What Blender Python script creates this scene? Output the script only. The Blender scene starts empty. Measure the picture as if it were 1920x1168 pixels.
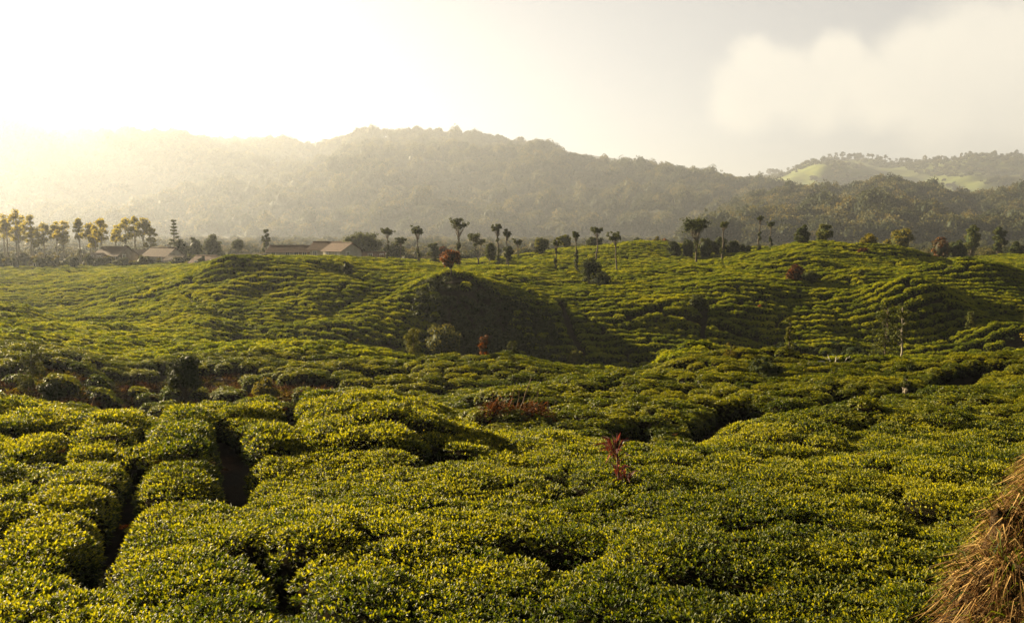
import bpy, math, random
import numpy as np
from mathutils import Vector, Matrix

random.seed(7)
RNG = np.random.default_rng(11)
scene = bpy.context.scene
COL = scene.collection

# ------------------------------------------------------------------ camera
W0, H0, FPX = 1920.0, 1168.0, 1493.0
PITCH = math.atan((584.0 - 440.0) / FPX)          # horizon sits at row 440 of 1168
cam_d = bpy.data.cameras.new('camera')
cam = bpy.data.objects.new('camera', cam_d); COL.objects.link(cam)
cam_d.sensor_width = 36.0
cam_d.lens = 36.0 * FPX / W0
cam_d.clip_start = 0.1; cam_d.clip_end = 30000.0
cam.location = (0, 0, 0)
cam.rotation_euler = (math.radians(90) - PITCH, 0, 0)
scene.camera = cam

# ------------------------------------------------------------------ light
SUN_AZ = math.radians(-56.0)      # left of the view direction (+Y)
SUN_EL = math.radians(18.0)
SUN_DIR = Vector((math.sin(SUN_AZ) * math.cos(SUN_EL), math.cos(SUN_AZ) * math.cos(SUN_EL), math.sin(SUN_EL)))
sd = bpy.data.lights.new('sun', 'SUN'); so = bpy.data.objects.new('sun', sd); COL.objects.link(so)
sd.energy = 5.0; sd.angle = math.radians(0.5); sd.color = (1.0, 0.81, 0.50)
so.rotation_euler = SUN_DIR.to_track_quat('Z', 'Y').to_euler()
so.location = (0, 0, 600)

SKY_STRENGTH = 0.05
scene.view_settings.view_transform = 'Standard'
scene.view_settings.look = 'None'
scene.view_settings.gamma = 1.0
scene.view_settings.use_curve_mapping = False
scene.view_settings.exposure = 3.0

world = bpy.data.worlds.new("World"); scene.world = world; world.use_nodes = True

C_, S_ = math.cos(PITCH), math.sin(PITCH)
def ray(px, py):
    """direction of a photograph pixel as (X/Y, Z/Y)"""
    u = (px - 960.0) / FPX; w = (584.0 - py) / FPX
    den = C_ + S_ * w
    return u / den, (C_ * w - S_) / den
def at(px, py, Y):
    a, t = ray(px, py)
    return Vector((a * Y, Y, t * Y))

def build_world():
    nt = world.node_tree; nt.nodes.clear()
    N = nt.nodes.new; L = nt.links.new
    out = N('ShaderNodeOutputWorld'); bg = N('ShaderNodeBackground')
    sky = N('ShaderNodeTexSky'); sky.sky_type = 'NISHITA'; sky.sun_disc = False
    sky.sun_elevation = SUN_EL; sky.sun_rotation = SUN_AZ
    sky.altitude = 1500; sky.air_density = 1.0; sky.dust_density = 4.0; sky.ozone_density = 1.0
    # thin high veil that whitens the blue
    tc = N('ShaderNodeTexCoord')
    hsv = N('ShaderNodeHueSaturation'); hsv.inputs['Saturation'].default_value = 0.22
    L(sky.outputs[0], hsv.inputs['Color'])
    tint = N('ShaderNodeMix'); tint.data_type = 'RGBA'; tint.blend_type = 'MULTIPLY'; tint.inputs[0].default_value = 1.0
    tint.inputs[7].default_value = (0.265, 0.253, 0.235, 1)
    L(hsv.outputs[0], tint.inputs[6])
    # milky band of haze low in the sky, the same all round
    sx = N('ShaderNodeSeparateXYZ'); L(tc.outputs['Generated'], sx.inputs[0])
    vm = N('ShaderNodeMapRange'); vm.interpolation_type = 'SMOOTHSTEP'
    vm.inputs['From Min'].default_value = 0.22; vm.inputs['From Max'].default_value = 0.62; vm.inputs['To Min'].default_value = 1.0; vm.inputs['To Max'].default_value = 0.0
    L(sx.outputs['Z'], vm.inputs['Value'])
    veil = N('ShaderNodeMix'); veil.data_type = 'RGBA'; veil.blend_type = 'ADD'
    veil.inputs[7].default_value = (0.74, 0.715, 0.665, 1)
    L(vm.outputs[0], veil.inputs[0]); L(tint.outputs[2], veil.inputs[6])
    # cumulus bank low on the right
    nz = N('ShaderNodeTexNoise'); nz.inputs['Scale'].default_value = 16.0; nz.inputs['Detail'].default_value = 9.0; nz.inputs['Roughness'].default_value = 0.55
    L(tc.outputs['Generated'], nz.inputs['Vector'])
    sub = N('ShaderNodeVectorMath'); sub.operation = 'SUBTRACT'; sub.inputs[1].default_value = (0.5, 0.5, 0.5)
    L(nz.outputs['Color'], sub.inputs[0])
    sc = N('ShaderNodeVectorMath'); sc.operation = 'SCALE'; sc.inputs['Scale'].default_value = 0.055
    L(sub.outputs[0], sc.inputs[0])
    add = N('ShaderNodeVectorMath'); add.operation = 'ADD'
    L(tc.outputs['Generated'], add.inputs[0]); L(sc.outputs[0], add.inputs[1])
    blobs = [(1405, 180, 75), (1470, 160, 75), (1415, 135, 55), (1570, 125, 55), (1540, 175, 70), (1650, 175, 80), (1720, 130, 85), (1770, 90, 62),
             (1822, 68, 58), (1800, 150, 130), (1905, 90, 80), (1960, 130, 150), (2120, 60, 170), (2300, 90, 180)]
    prev = None
    for (bx, by, br) in blobs:
        c = at(bx, by, 1.0).normalized()
        d = N('ShaderNodeVectorMath'); d.operation = 'DISTANCE'; d.inputs[1].default_value = c
        L(add.outputs[0], d.inputs[0])
        m = N('ShaderNodeMapRange'); m.interpolation_type = 'SMOOTHERSTEP'
        m.inputs['From Min'].default_value = br / FPX * 1.25; m.inputs['From Max'].default_value = br / FPX * 0.45
        L(d.outputs['Value'], m.inputs['Value'])
        if prev is None: prev = m.outputs[0]
        else:
            mx = N('ShaderNodeMath'); mx.operation = 'MAXIMUM'
            L(prev, mx.inputs[0]); L(m.outputs[0], mx.inputs[1]); prev = mx.outputs[0]
    # soft body texture
    nz2 = N('ShaderNodeTexNoise'); nz2.inputs['Scale'].default_value = 6.0; nz2.inputs['Detail'].default_value = 4.0
    L(tc.outputs['Generated'], nz2.inputs['Vector'])
    mr = N('ShaderNodeMapRange'); mr.inputs['From Min'].default_value = 0.3; mr.inputs['From Max'].default_value = 0.7
    mr.inputs['To Min'].default_value = 0.6; mr.inputs['To Max'].default_value = 0.95
    L(nz2.outputs['Fac'], mr.inputs['Value'])
    cm = N('ShaderNodeMath'); cm.operation = 'MULTIPLY'; L(prev, cm.inputs[0]); L(mr.outputs[0], cm.inputs[1])
    mix = N('ShaderNodeMix'); mix.data_type = 'RGBA'
    L(cm.outputs[0], mix.inputs[0]); L(veil.outputs[2], mix.inputs[6])
    v = CLOUD
    mix.inputs[7].default_value = (v, v * 0.93, v * 0.78, 1)
    L(mix.outputs[2], bg.inputs['Color']); bg.inputs['Strength'].default_value = SKY_STRENGTH
    L(bg.outputs[0], out.inputs['Surface'])
CLOUD = 2.75
build_world()

cy = scene.cycles
cy.max_bounces = 4; cy.diffuse_bounces = 1; cy.glossy_bounces = 1; cy.transmission_bounces = 2; cy.volume_bounces = 0
cy.use_adaptive_sampling = True; cy.adaptive_threshold = 0.01
cy.use_denoising = True
try:
    cy.denoiser = 'OPENIMAGEDENOISE'; cy.denoising_prefilter = 'ACCURATE'
except Exception: pass
cy.sample_clamp_indirect = 4.0

# ------------------------------------------------------------------ noise
TAB = np.random.default_rng(5).random((256, 256)) * 2 - 1
def vnoise(x, y):
    xi = np.floor(x).astype(np.int64); yi = np.floor(y).astype(np.int64)
    fx = x - xi; fy = y - yi
    fx = fx * fx * fx * (fx * (fx * 6 - 15) + 10); fy = fy * fy * fy * (fy * (fy * 6 - 15) + 10)
    g = lambda i, j: TAB[(xi + i) & 255, (yi + j) & 255]
    return (g(0,0)*(1-fx)+g(1,0)*fx)*(1-fy) + (g(0,1)*(1-fx)+g(1,1)*fx)*fy
def fbm(x, y, o=4, r=0.5):
    s = 0; a = 1
    for k in range(o):
        s = s + a * vnoise(x * 2**k + 37.2*k, y * 2**k + 11.7*k); a *= r
    return s
def sstep(e0, e1, x):
    t = np.clip((x - e0) / (e1 - e0), 0, 1); return t*t*(3-2*t)

# ------------------------------------------------------------------ the lie of the land (height of the tea canopy)
def pchip(xk, yk, x):
    xk = np.asarray(xk, float); yk = np.asarray(yk, float)
    h = np.diff(xk); d = np.diff(yk) / h
    m = np.zeros_like(yk)
    m[0], m[-1] = d[0], d[-1]
    for i in range(1, len(xk)-1):
        if d[i-1]*d[i] > 0:
            w1 = 2*h[i]+h[i-1]; w2 = h[i]+2*h[i-1]
            m[i] = (w1+w2)/(w1/d[i-1]+w2/d[i])
    x = np.clip(x, xk[0], xk[-1])
    i = np.clip(np.searchsorted(xk, x) - 1, 0, len(xk)-2)
    hh = h[i]; t = (x - xk[i]) / hh
    return ((1+2*t)*(1-t)**2*yk[i] + t*(1-t)**2*hh*m[i] + t*t*(3-2*t)*yk[i+1] + t*t*(t-1)*hh*m[i+1])

# column -> (distance, row) pairs along the view
COLS = {
 -500: [(9,1168),(13,1000),(20,820),(27,760),(45,680),(100,565),(125,572),(165,540),(230,508),(300,492),(500,476)],
 0:   [(9,1168),(13,1000),(20,835),(27,762),(34,735),(45,690),(70,628),(100,578),(120,592),(165,542),(230,505),(300,489),(500,474)],
 130: [(9,1168),(13,1000),(19,850),(26,782),(34,752),(45,704),(70,645),(100,608),(130,590),(160,543),(230,505),(300,489),(500,474)],
 240: [(9,1168),(13,1000),(18,870),(25,792),(32,802),(42,747),(58,690),(80,642),(105,606),(128,572),(150,536),(195,508),(240,500),(300,489),(500,474)],
 360: [(9,1168),(13,1000),(18.5,860),(25,777),(31,795),(42,744),(56,692),(76,648),(98,618),(118,556),(132,522),(150,508),(240,497),(300,491),(500,474)],
 480: [(9,1168),(13,1000),(19,850),(26,765),(32,790),(42,740),(55,695),(71,650),(86,672),(101,632),(117,560),(130,502),(138,487),(160,489),(230,491),(300,490),(500,474)],
 600: [(9,1168),(13,1000),(19,850),(26,760),(32,792),(42,740),(55,696),(70,653),(86,684),(101,636),(116,560),(128,510),(142,488),(170,486),(222,487),(300,492),(500,474)],
 720: [(9,1168),(13,1000),(19,850),(26,757),(32,794),(42,744),(55,702),(68,664),(85,704),(101,645),(113,575),(122,534),(138,508),(170,493),(222,489),(300,493),(500,474)],
 850: [(9,1168),(13,1000),(19,862),(27,790),(33,797),(42,746),(52,705),(60,679),(76,728),(103,672),(110,600),(115,540),(119,523),(140,513),(180,498),(230,493),(300,490),(500,474)],
 950: [(9,1168),(13,1000),(20,872),(28,805),(40,742),(52,705),(60,680),(76,736),(102,684),(109,622),(114,575),(121,546),(142,519),(180,500),(230,486),(300,484),(500,472)],
 1050:[(9,1168),(13,1000),(20,872),(28,808),(40,742),(52,705),(60,688),(75,752),(98,698),(106,640),(116,585),(134,543),(165,508),(205,480),(235,471),(300,478),(500,470)],
 1200:[(9,1168),(13,1000),(20,874),(26,834),(36,762),(48,722),(60,699),(76,758),(101,690),(107,650),(117,596),(131,541),(160,511),(190,491),(222,458),(240,460),(300,474),(500,468)],
 1300:[(9,1168),(13,1000),(20,874),(26,836),(34,775),(46,722),(67,668),(80,722),(103,668),(116,598),(130,541),(165,503),(195,489),(222,466),(240,464),(300,474),(500,468)],
 1440:[(9,1168),(13,1000),(20,872),(26,812),(33,775),(45,725),(63,688),(78,725),(105,688),(117,602),(129,540),(156,500),(185,474),(205,468),(300,476),(500,468)],
 1520:[(9,1168),(13,1000),(20,872),(26,810),(34,768),(46,718),(63,686),(80,706),(106,662),(117,592),(127,550),(152,500),(180,458),(200,456),(300,476),(500,468)],
 1600:[(9,1168),(13,1000),(19.5,876),(26,810),(34,762),(46,712),(64,684),(80,704),(107,660),(118,590),(128,548),(154,502),(178,468),(200,466),(300,478),(500,468)],
 1700:[(9,1168),(13,1000),(19,880),(26,808),(33,765),(46,712),(64,682),(80,700),(108,658),(118,598),(129,540),(154,506),(170,489),(230,492),(300,488),(500,468)],
 1800:[(9,1168),(13,1000),(19,880),(26,806),(33,760),(46,708),(64,680),(80,698),(108,658),(119,604),(132,544),(163,508),(190,495),(240,488),(300,486),(500,468)],
 1920:[(9,1168),(13,1000),(19,878),(26,803),(33,758),(46,706),(64,676),(80,694),(108,652),(120,596),(136,542),(172,512),(210,488),(250,477),(300,476),(500,466)],
 2500:[(9,1168),(13,1000),(19,870),(26,795),(33,752),(46,704),(64,672),(76,668),(92,636),(114,590),(145,540),(180,510),(215,486),(250,472),(300,470),(500,464)],
}
A0, A1, NA = -1.25, 1.25, 501
LY0, LY1, NL = math.log(7.0), math.log(520.0), 520
AG = np.linspace(A0, A1, NA); LG = np.linspace(LY0, LY1, NL)
_ca = []; _ct = []
for px in sorted(COLS):
    pts = COLS[px]
    _ca.append((px - 960.0) / FPX / C_)
    ly = [math.log(7.0)] + [math.log(Y) for Y, _ in pts] + [math.log(520.0)]
    tt = [ray(px, r)[1] for _, r in pts]
    tt = [tt[0] * 9 / 7.0 * 0.97] + tt + [tt[-1]]
    _ct.append(pchip(ly, tt, LG))
_ca = np.array(_ca); _ct = np.array(_ct)
TG = np.stack([pchip(_ca, _ct[:, j], AG) for j in range(NL)], axis=1)      # [NA, NL]
# knolls and hollows: (px, row-less) world bumps  x, y, radius_x, radius_y, height
def wx(px, Y): return (px - 960.0) / FPX / C_ * Y
BUMPS = []
def bump(px, Y, rx, ry, h): BUMPS.append((wx(px, Y), Y, rx, ry, h))
bump(430, 131, 5.5, 3.2, 2.0)       # dark knoll on the left shoulder
bump(1030, 158, 6, 3.5, 1.4)
bump(1215, 150, 5, 3, 0.8); bump(1290, 150, 5, 3, 0.7)
bump(1500, 150, 6, 4, 2.0)
bump(1690, 176, 11, 5, 2.2)
bump(1730, 120, 8, 6.5, 4.6)
bump(1830, 142, 9, 6, 3.6)
bump(1885, 108, 5, 4.5, 3.2)
bump(1600, 138, 7, 4.5, 1.8)
bump(855, 117, 6, 5, 1.2)
bump(1560, 108, 5, 4, 1.6)
bump(1440, 104, 6, 4, 1.3)
bump(1430, 60, 3.4, 2.4, 1.2)
bump(1300, 66, 2.6, 2, 0.9)
bump(965, 31, 1.6, 1.1, 0.55)
bump(740, 22, 2.6, 2.2, 0.12)
bump(900, 16, 2.4, 2.2, 0.12)
bump(620, 12.5, 1.6, 1.2, 0.25)
bump(1300, 12, 2.6, 1.5, 0.12)
bump(1640, 28, 3.2, 2.0, 0.7)
bump(1330, 54, 4, 3, 0.8)
bump(640, 104, 7, 4, 1.0)
bump(1240, 118, 8, 4, 1.0)
bump(1380, 128, 7, 3.5, 1.2)
def canopy(x, y):
    x = np.asarray(x, float); y = np.asarray(y, float)
    yy = np.clip(y, 7.0, 519.0)
    a = np.clip(x / yy, A0, A1 - 1e-6)
    fa = (a - A0) / (A1 - A0) * (NA - 1); fl = (np.log(yy) - LY0) / (LY1 - LY0) * (NL - 1)
    ia = np.clip(fa.astype(int), 0, NA-2); il = np.clip(fl.astype(int), 0, NL-2)
    fa = fa - ia; fl = fl - il
    t = (TG[ia,il]*(1-fa)+TG[ia+1,il]*fa)*(1-fl) + (TG[ia,il+1]*(1-fa)+TG[ia+1,il+1]*fa)*fl
    z = t * yy
    z = z + np.where(y < 7, (7 - y) * 0.40, 0)
    z = np.where(y > 519, np.minimum(z, z) * 1.0, z)
    for (bx, by, rx, ry, h) in BUMPS:
        z = z + h * np.exp(-(((x-bx)/rx)**2 + ((y-by)/ry)**2))
    amp = np.interp(y, [7, 25, 80, 250, 520], [0.12, 0.35, 0.9, 0.6, 0.5])
    scl = 1.0
    z = z + amp * fbm(x/9.0 + 3.1, y/9.0 + 8.8, 3) * 0.6 + np.interp(y, [7,40,90,300],[0.44,0.48,0.30,0.30]) * fbm(x/4.2, y/4.2, 2) * 0.5
    return z
def can(x, y): return float(canopy(np.array([x]), np.array([y]))[0])
BUSH_H = 0.75
def ground_z(x, y):
    return canopy(x, y) - BUSH_H
def gz(x, y): return can(x, y) - BUSH_H
_YS = np.exp(np.linspace(math.log(7.2), math.log(515), 2200))
def hit(px, py, ymin=0.0):
    """first point of the land seen at a photograph pixel"""
    a, t = ray(px, py)
    ys = _YS[_YS > ymin]
    z = canopy(a*ys, ys) - 0.25
    k = np.nonzero(z >= t*ys)[0]
    Y = ys[k[0]] if len(k) else 300.0
    return a*Y, Y
def polyhit(pts):
    return np.array([hit(*p) for p in pts])
def seg_dist(x, y, P):
    d = np.full(x.shape, 1e9)
    for i in range(len(P)-1):
        ax, ay = P[i]; bx, by = P[i+1]
        vx, vy = bx-ax, by-ay; l2 = vx*vx+vy*vy + 1e-9
        t = np.clip(((x-ax)*vx+(y-ay)*vy)/l2, 0, 1)
        d = np.minimum(d, np.hypot(x-ax-t*vx, y-ay-t*vy))
    return d

# footpaths and ditches between the beds, plus gaps added for shadow (photograph pixels) with half widths in metres
PATHS = [
 ([(176,812),(150,872),(128,925),(95,985),(50,1035),(0,1062)], 0.60),
 ([(110,918),(60,930),(-40,950)], 0.42),
 ([(335,782),(268,842),(256,900),(236,960),(205,1010),(205,1050),(160,1090),(190,1125)], 0.58),
 ([(205,990),(165,1000)], 0.3),
 ([(418,812),(436,880),(432,960)], 0.66),
 ([(432,955),(385,962)], 0.5),
 ([(478,1058),(525,1105),(545,1168)], 0.55),
 ([(542,752),(546,812)], 0.6),
 ([(-40,842),(60,832),(150,822)], 0.6),
 ([(690,805),(760,815),(830,860),(800,882)], 0.5),
 ([(780,868),(860,878)], 0.5),  # this gap and the next two are added to make foreground shadow
 ([(985,1060),(1060,1075)], 0.75),
 ([(1280,1130),(1410,1138)], 0.55),
 ([(985,885),(1060,905),(1075,960)], 0.42),
 ([(1590,945),(1680,955)], 0.45), ([(1500,1005),(1550,1012)], 0.4), ([(1620,1028),(1760,1050)], 0.5), ([(1420,985),(1560,1010)],0.25),
 ([(860,768),(1000,775),(1040,792)], 0.7),
 ([(1195,822),(1260,848),(1335,822),(1402,776),(1482,781),(1562,770),(1622,745),(1690,744),(1756,730),(1802,710),(1850,695)], 1.15),
 ([(1690,742),(1560,742)], 0.5),
 ([(1050,572),(1072,632),(1092,664)], 0.9),
 ([(1322,580),(1316,634)], 0.8),
 ([(1095,582),(1330,612),(1500,640)], 0.7),
 ([(1180,598),(1300,572)], 0.7),
 ([(1240,512),(1330,500),(1410,486)], 1.2),
 ([(960,503),(1050,508),(1120,512)], 0.9),
 ([(860,506),(1000,560)], 0.8),
 ([(1780,500),(1830,490)], 0.9),
 ([(300,560),(420,600),(520,640)], 0.6),
]
PATHW = [(polyhit(p), w) for p, w in PATHS]
# patches of bare red soil: px, py, radius across, radius along
SOIL = [(30,738,3.2,3.4),(150,772,2.4,2.6),(292,728,2.6,3.4),(380,764,3.0,2.8),(560,730,3.0,3.0),(250,790,1.6,1.6),(425,822,0.5,0.9),(420,715,2.6,3.0),(965,772,1.6,1.6),(100,700,2.4,3.0),(205,740,3.0,2.6),(480,722,2.4,2.4),(255,752,2.2,2.2)]
SOILW = [(hit(p, q)+(rx, ry)) for p, q, rx, ry in SOIL]
def soil_mask(x, y):
    m = np.zeros_like(x)
    for (sx, sy, rx, ry) in SOILW:
        m = np.maximum(m, np.exp(-(((x-sx)/rx)**2+((y-sy)/ry)**2)))
    return m
DITCH = [P for P, w in PATHW if w >= 0.9 and P[:, 1].max() < 90 and P[:, 1].min() > 20]
def trench(x, y):
    t = np.zeros_like(x)
    for P in DITCH: t = np.maximum(t, np.exp(-(seg_dist(x, y, P)/1.5)**2))
    return 0.75*t
def path_mask(x, y):
    m = np.zeros_like(x)
    for P, w in PATHW:
        wig = w * (1 + 0.35*vnoise(x*0.9+5, y*0.9))
        d = seg_dist(x, y, P)
        m = np.maximum(m, (d < wig).astype(float))
    return m

# ------------------------------------------------------------------ materials
def new_mat(name):
    m = bpy.data.materials.new(name); m.use_nodes = True; m.node_tree.nodes.clear(); return m
def leaf_mat(name, c_dark, c_mid, c_light, trans=0.35, rough=0.42, spec=0.5, tcol=None, rnd=0.25, drift=0.0):
    """foliage: tint per leaf (attribute), slow drift per plant, partly translucent"""
    m = new_mat(name); nt = m.node_tree; N = nt.nodes.new; L = nt.links.new
    out = N('ShaderNodeOutputMaterial')
    att = N('ShaderNodeAttribute'); att.attribute_name = 'tint'
    oi = N('ShaderNodeObjectInfo')
    ma = N('ShaderNodeMath'); ma.operation = 'MULTIPLY_ADD'; ma.inputs[1].default_value = rnd; L(oi.outputs['Random'], ma.inputs[0])
    L(att.outputs['Fac'], ma.inputs[2])
    sb = N('ShaderNodeMath'); sb.operation = 'SUBTRACT'; sb.inputs[1].default_value = rnd*0.5; L(ma.outputs[0], sb.inputs[0])
    cr = N('ShaderNodeValToRGB'); e = cr.color_ramp.elements
    e[0].position = 0.0; e[0].color = (*c_dark, 1); e[1].position = 0.95; e[1].color = (*c_light, 1)
    k = e.new(0.5); k.color = (*c_mid, 1)
    last = sb.outputs[0]
    if drift:        # fields of different age and pruning
        ge = N('ShaderNodeNewGeometry'); nz = N('ShaderNodeTexNoise'); nz.inputs['Scale'].default_value = 0.16; nz.inputs['Detail'].default_value = 4.0
        L(ge.outputs['Position'], nz.inputs['Vector'])
        mr = N('ShaderNodeMapRange'); mr.inputs['From Min'].default_value = 0.3; mr.inputs['From Max'].default_value = 0.7
        mr.inputs['To Min'].default_value = -drift; mr.inputs['To Max'].default_value = drift
        L(nz.outputs['Fac'], mr.inputs['Value'])
        ad = N('ShaderNodeMath'); ad.operation = 'ADD'; L(last, ad.inputs[0]); L(mr.outputs[0], ad.inputs[1]); last = ad.outputs[0]
    L(last, cr.inputs[0])
    p = N('ShaderNodeBsdfPrincipled'); p.inputs['Roughness'].default_value = rough
    p.inputs['Specular IOR Level'].default_value = spec
    L(cr.outputs[0], p.inputs['Base Color'])
    t = N('ShaderNodeBsdfTranslucent')
    tm = N('ShaderNodeMix'); tm.data_type = 'RGBA'; tm.blend_type = 'MULTIPLY'; tm.inputs[0].default_value = 1
    tm.inputs[7].default_value = (*(tcol or (1.9, 1.6, 0.5)), 1)
    L(cr.outputs[0], tm.inputs[6]); L(tm.outputs[2], t.inputs['Color'])
    mx = N('ShaderNodeMixShader'); mx.inputs[0].default_value = trans
    L(p.outputs[0], mx.inputs[1]); L(t.outputs[0], mx.inputs[2]); L(mx.outputs[0], out.inputs['Surface'])
    return m
def plain_mat(name, c1, c2, scale=3.0, rough=0.9, bump=0.3, detail=6, spec=0.2, coords='Object'):
    m = new_mat(name); nt = m.node_tree; N = nt.nodes.new; L = nt.links.new
    out = N('ShaderNodeOutputMaterial'); p = N('ShaderNodeBsdfPrincipled')
    tc = N('ShaderNodeTexCoord'); nz = N('ShaderNodeTexNoise'); nz.inputs['Scale'].default_value = scale; nz.inputs['Detail'].default_value = detail
    nz.inputs['Roughness'].default_value = 0.65
    L(tc.outputs[coords], nz.inputs['Vector'])
    cr = N('ShaderNodeValToRGB'); e = cr.color_ramp.elements
    e[0].position = 0.35; e[0].color = (*c1, 1); e[1].position = 0.65; e[1].color = (*c2, 1)
    L(nz.outputs['Fac'], cr.inputs[0]); L(cr.outputs[0], p.inputs['Base Color'])
    p.inputs['Roughness'].default_value = rough; p.inputs['Specular IOR Level'].default_value = spec
    if bump:
        b = N('ShaderNodeBump'); b.inputs['Strength'].default_value = bump; b.inputs['Distance'].default_value = 0.1
        L(nz.outputs['Fac'], b.inputs['Height']); L(b.outputs[0], p.inputs['Normal'])
    L(p.outputs[0], out.inputs['Surface'])
    return m

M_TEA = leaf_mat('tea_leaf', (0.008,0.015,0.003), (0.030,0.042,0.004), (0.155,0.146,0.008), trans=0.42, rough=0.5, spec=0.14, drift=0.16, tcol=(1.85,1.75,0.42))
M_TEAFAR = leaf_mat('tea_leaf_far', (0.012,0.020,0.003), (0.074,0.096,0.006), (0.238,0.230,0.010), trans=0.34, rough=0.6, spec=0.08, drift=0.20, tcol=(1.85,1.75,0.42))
M_CORE = plain_mat('bush_shade_core', (0.004,0.004,0.002), (0.009,0.007,0.004), 8, 1.0, 0.0, spec=0.0)  # near-black solid core; the shade inside the bush is put into its colour
M_DARKLEAF = leaf_mat('dark_tree_leaf', (0.010,0.016,0.004), (0.026,0.034,0.008), (0.060,0.064,0.014), trans=0.22, rough=0.65, spec=0.05)
M_MIDLEAF = leaf_mat('green_tree_leaf', (0.014,0.022,0.004), (0.040,0.048,0.009), (0.090,0.088,0.015), trans=0.28, rough=0.65, spec=0.05)
M_GOLDLEAF = leaf_mat('golden_tree_leaf', (0.024,0.028,0.004), (0.070,0.066,0.008), (0.140,0.112,0.012), trans=0.35, rough=0.65, spec=0.05)
M_GROVE = leaf_mat('grove_leaf', (0.045,0.050,0.009), (0.120,0.115,0.018), (0.230,0.190,0.032), trans=0.5, rough=0.65, spec=0.05)
M_REDLEAF = leaf_mat('red_leaf', (0.014,0.014,0.004), (0.060,0.032,0.005), (0.270,0.095,0.012), trans=0.3, rough=0.55, tcol=(1.4,0.9,0.5), rnd=0.1, spec=0.08)
M_CORDY = leaf_mat('crimson_leaf', (0.020,0.012,0.010), (0.055,0.018,0.014), (0.20,0.06,0.035), trans=0.25, rough=0.35, tcol=(1.5,0.7,0.4), rnd=0.1)
M_DRY = leaf_mat('dry_stalk', (0.016,0.007,0.002), (0.070,0.034,0.010), (0.270,0.175,0.062), trans=0.2, rough=0.6, spec=0.06, tcol=(1.2,0.9,0.5), rnd=0.1)
M_RUST = leaf_mat('rust_brush', (0.012,0.006,0.003), (0.050,0.023,0.008), (0.170,0.078,0.025), trans=0.25, rough=0.8, tcol=(1.3,0.8,0.4), rnd=0.1, spec=0.03)
M_FOREST = leaf_mat('forest_leaf', (0.010,0.016,0.006), (0.032,0.036,0.012), (0.080,0.066,0.020), trans=0.25, rough=0.7, spec=0.1, rnd=0.75)
M_BARK = plain_mat('bark', (0.022,0.016,0.010), (0.065,0.052,0.034), 4, 0.9, 0.6)
M_PALEBARK = plain_mat('pale_bark', (0.09,0.075,0.05), (0.20,0.17,0.12), 4, 0.8, 0.4)
M_DEADWOOD = plain_mat('bleached_wood', (0.20,0.18,0.14), (0.36,0.33,0.28), 6, 0.8, 0.4)
M_ROOF = plain_mat('clay_tile_roof', (0.030,0.014,0.008), (0.066,0.033,0.018), 1.6, 0.85, 0.4)
M_ROOFPALE = plain_mat('weathered_sheet_roof', (0.14,0.11,0.08), (0.26,0.21,0.16), 1.2, 0.6, 0.2)
M_ROOFORANGE = plain_mat('orange_tile_roof', (0.045,0.020,0.010), (0.085,0.040,0.020), 1.6, 0.85, 0.4)
M_WALL = plain_mat('limewashed_wall', (0.22,0.20,0.15), (0.32,0.29,0.23), 1.0, 0.9, 0.15)
M_WALLDIM = plain_mat('weathered_wall', (0.10,0.08,0.055), (0.18,0.15,0.11), 1.0, 0.9, 0.15)
M_WOOD = plain_mat('painted_wood', (0.10,0.06,0.035), (0.18,0.11,0.06), 5, 0.7, 0.2)
M_FRAME = plain_mat('white_trim', (0.60,0.57,0.50), (0.75,0.72,0.65), 5, 0.6, 0.1)
def glass_mat():
    m = new_mat('window_glass'); nt = m.node_tree; o = nt.nodes.new('ShaderNodeOutputMaterial'); p = nt.nodes.new('ShaderNodeBsdfPrincipled')
    p.inputs['Base Color'].default_value = (0.02,0.025,0.03,1); p.inputs['Roughness'].default_value = 0.08
    nt.links.new(p.outputs[0], o.inputs[0]); return m
M_GLASS = glass_mat()
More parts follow.
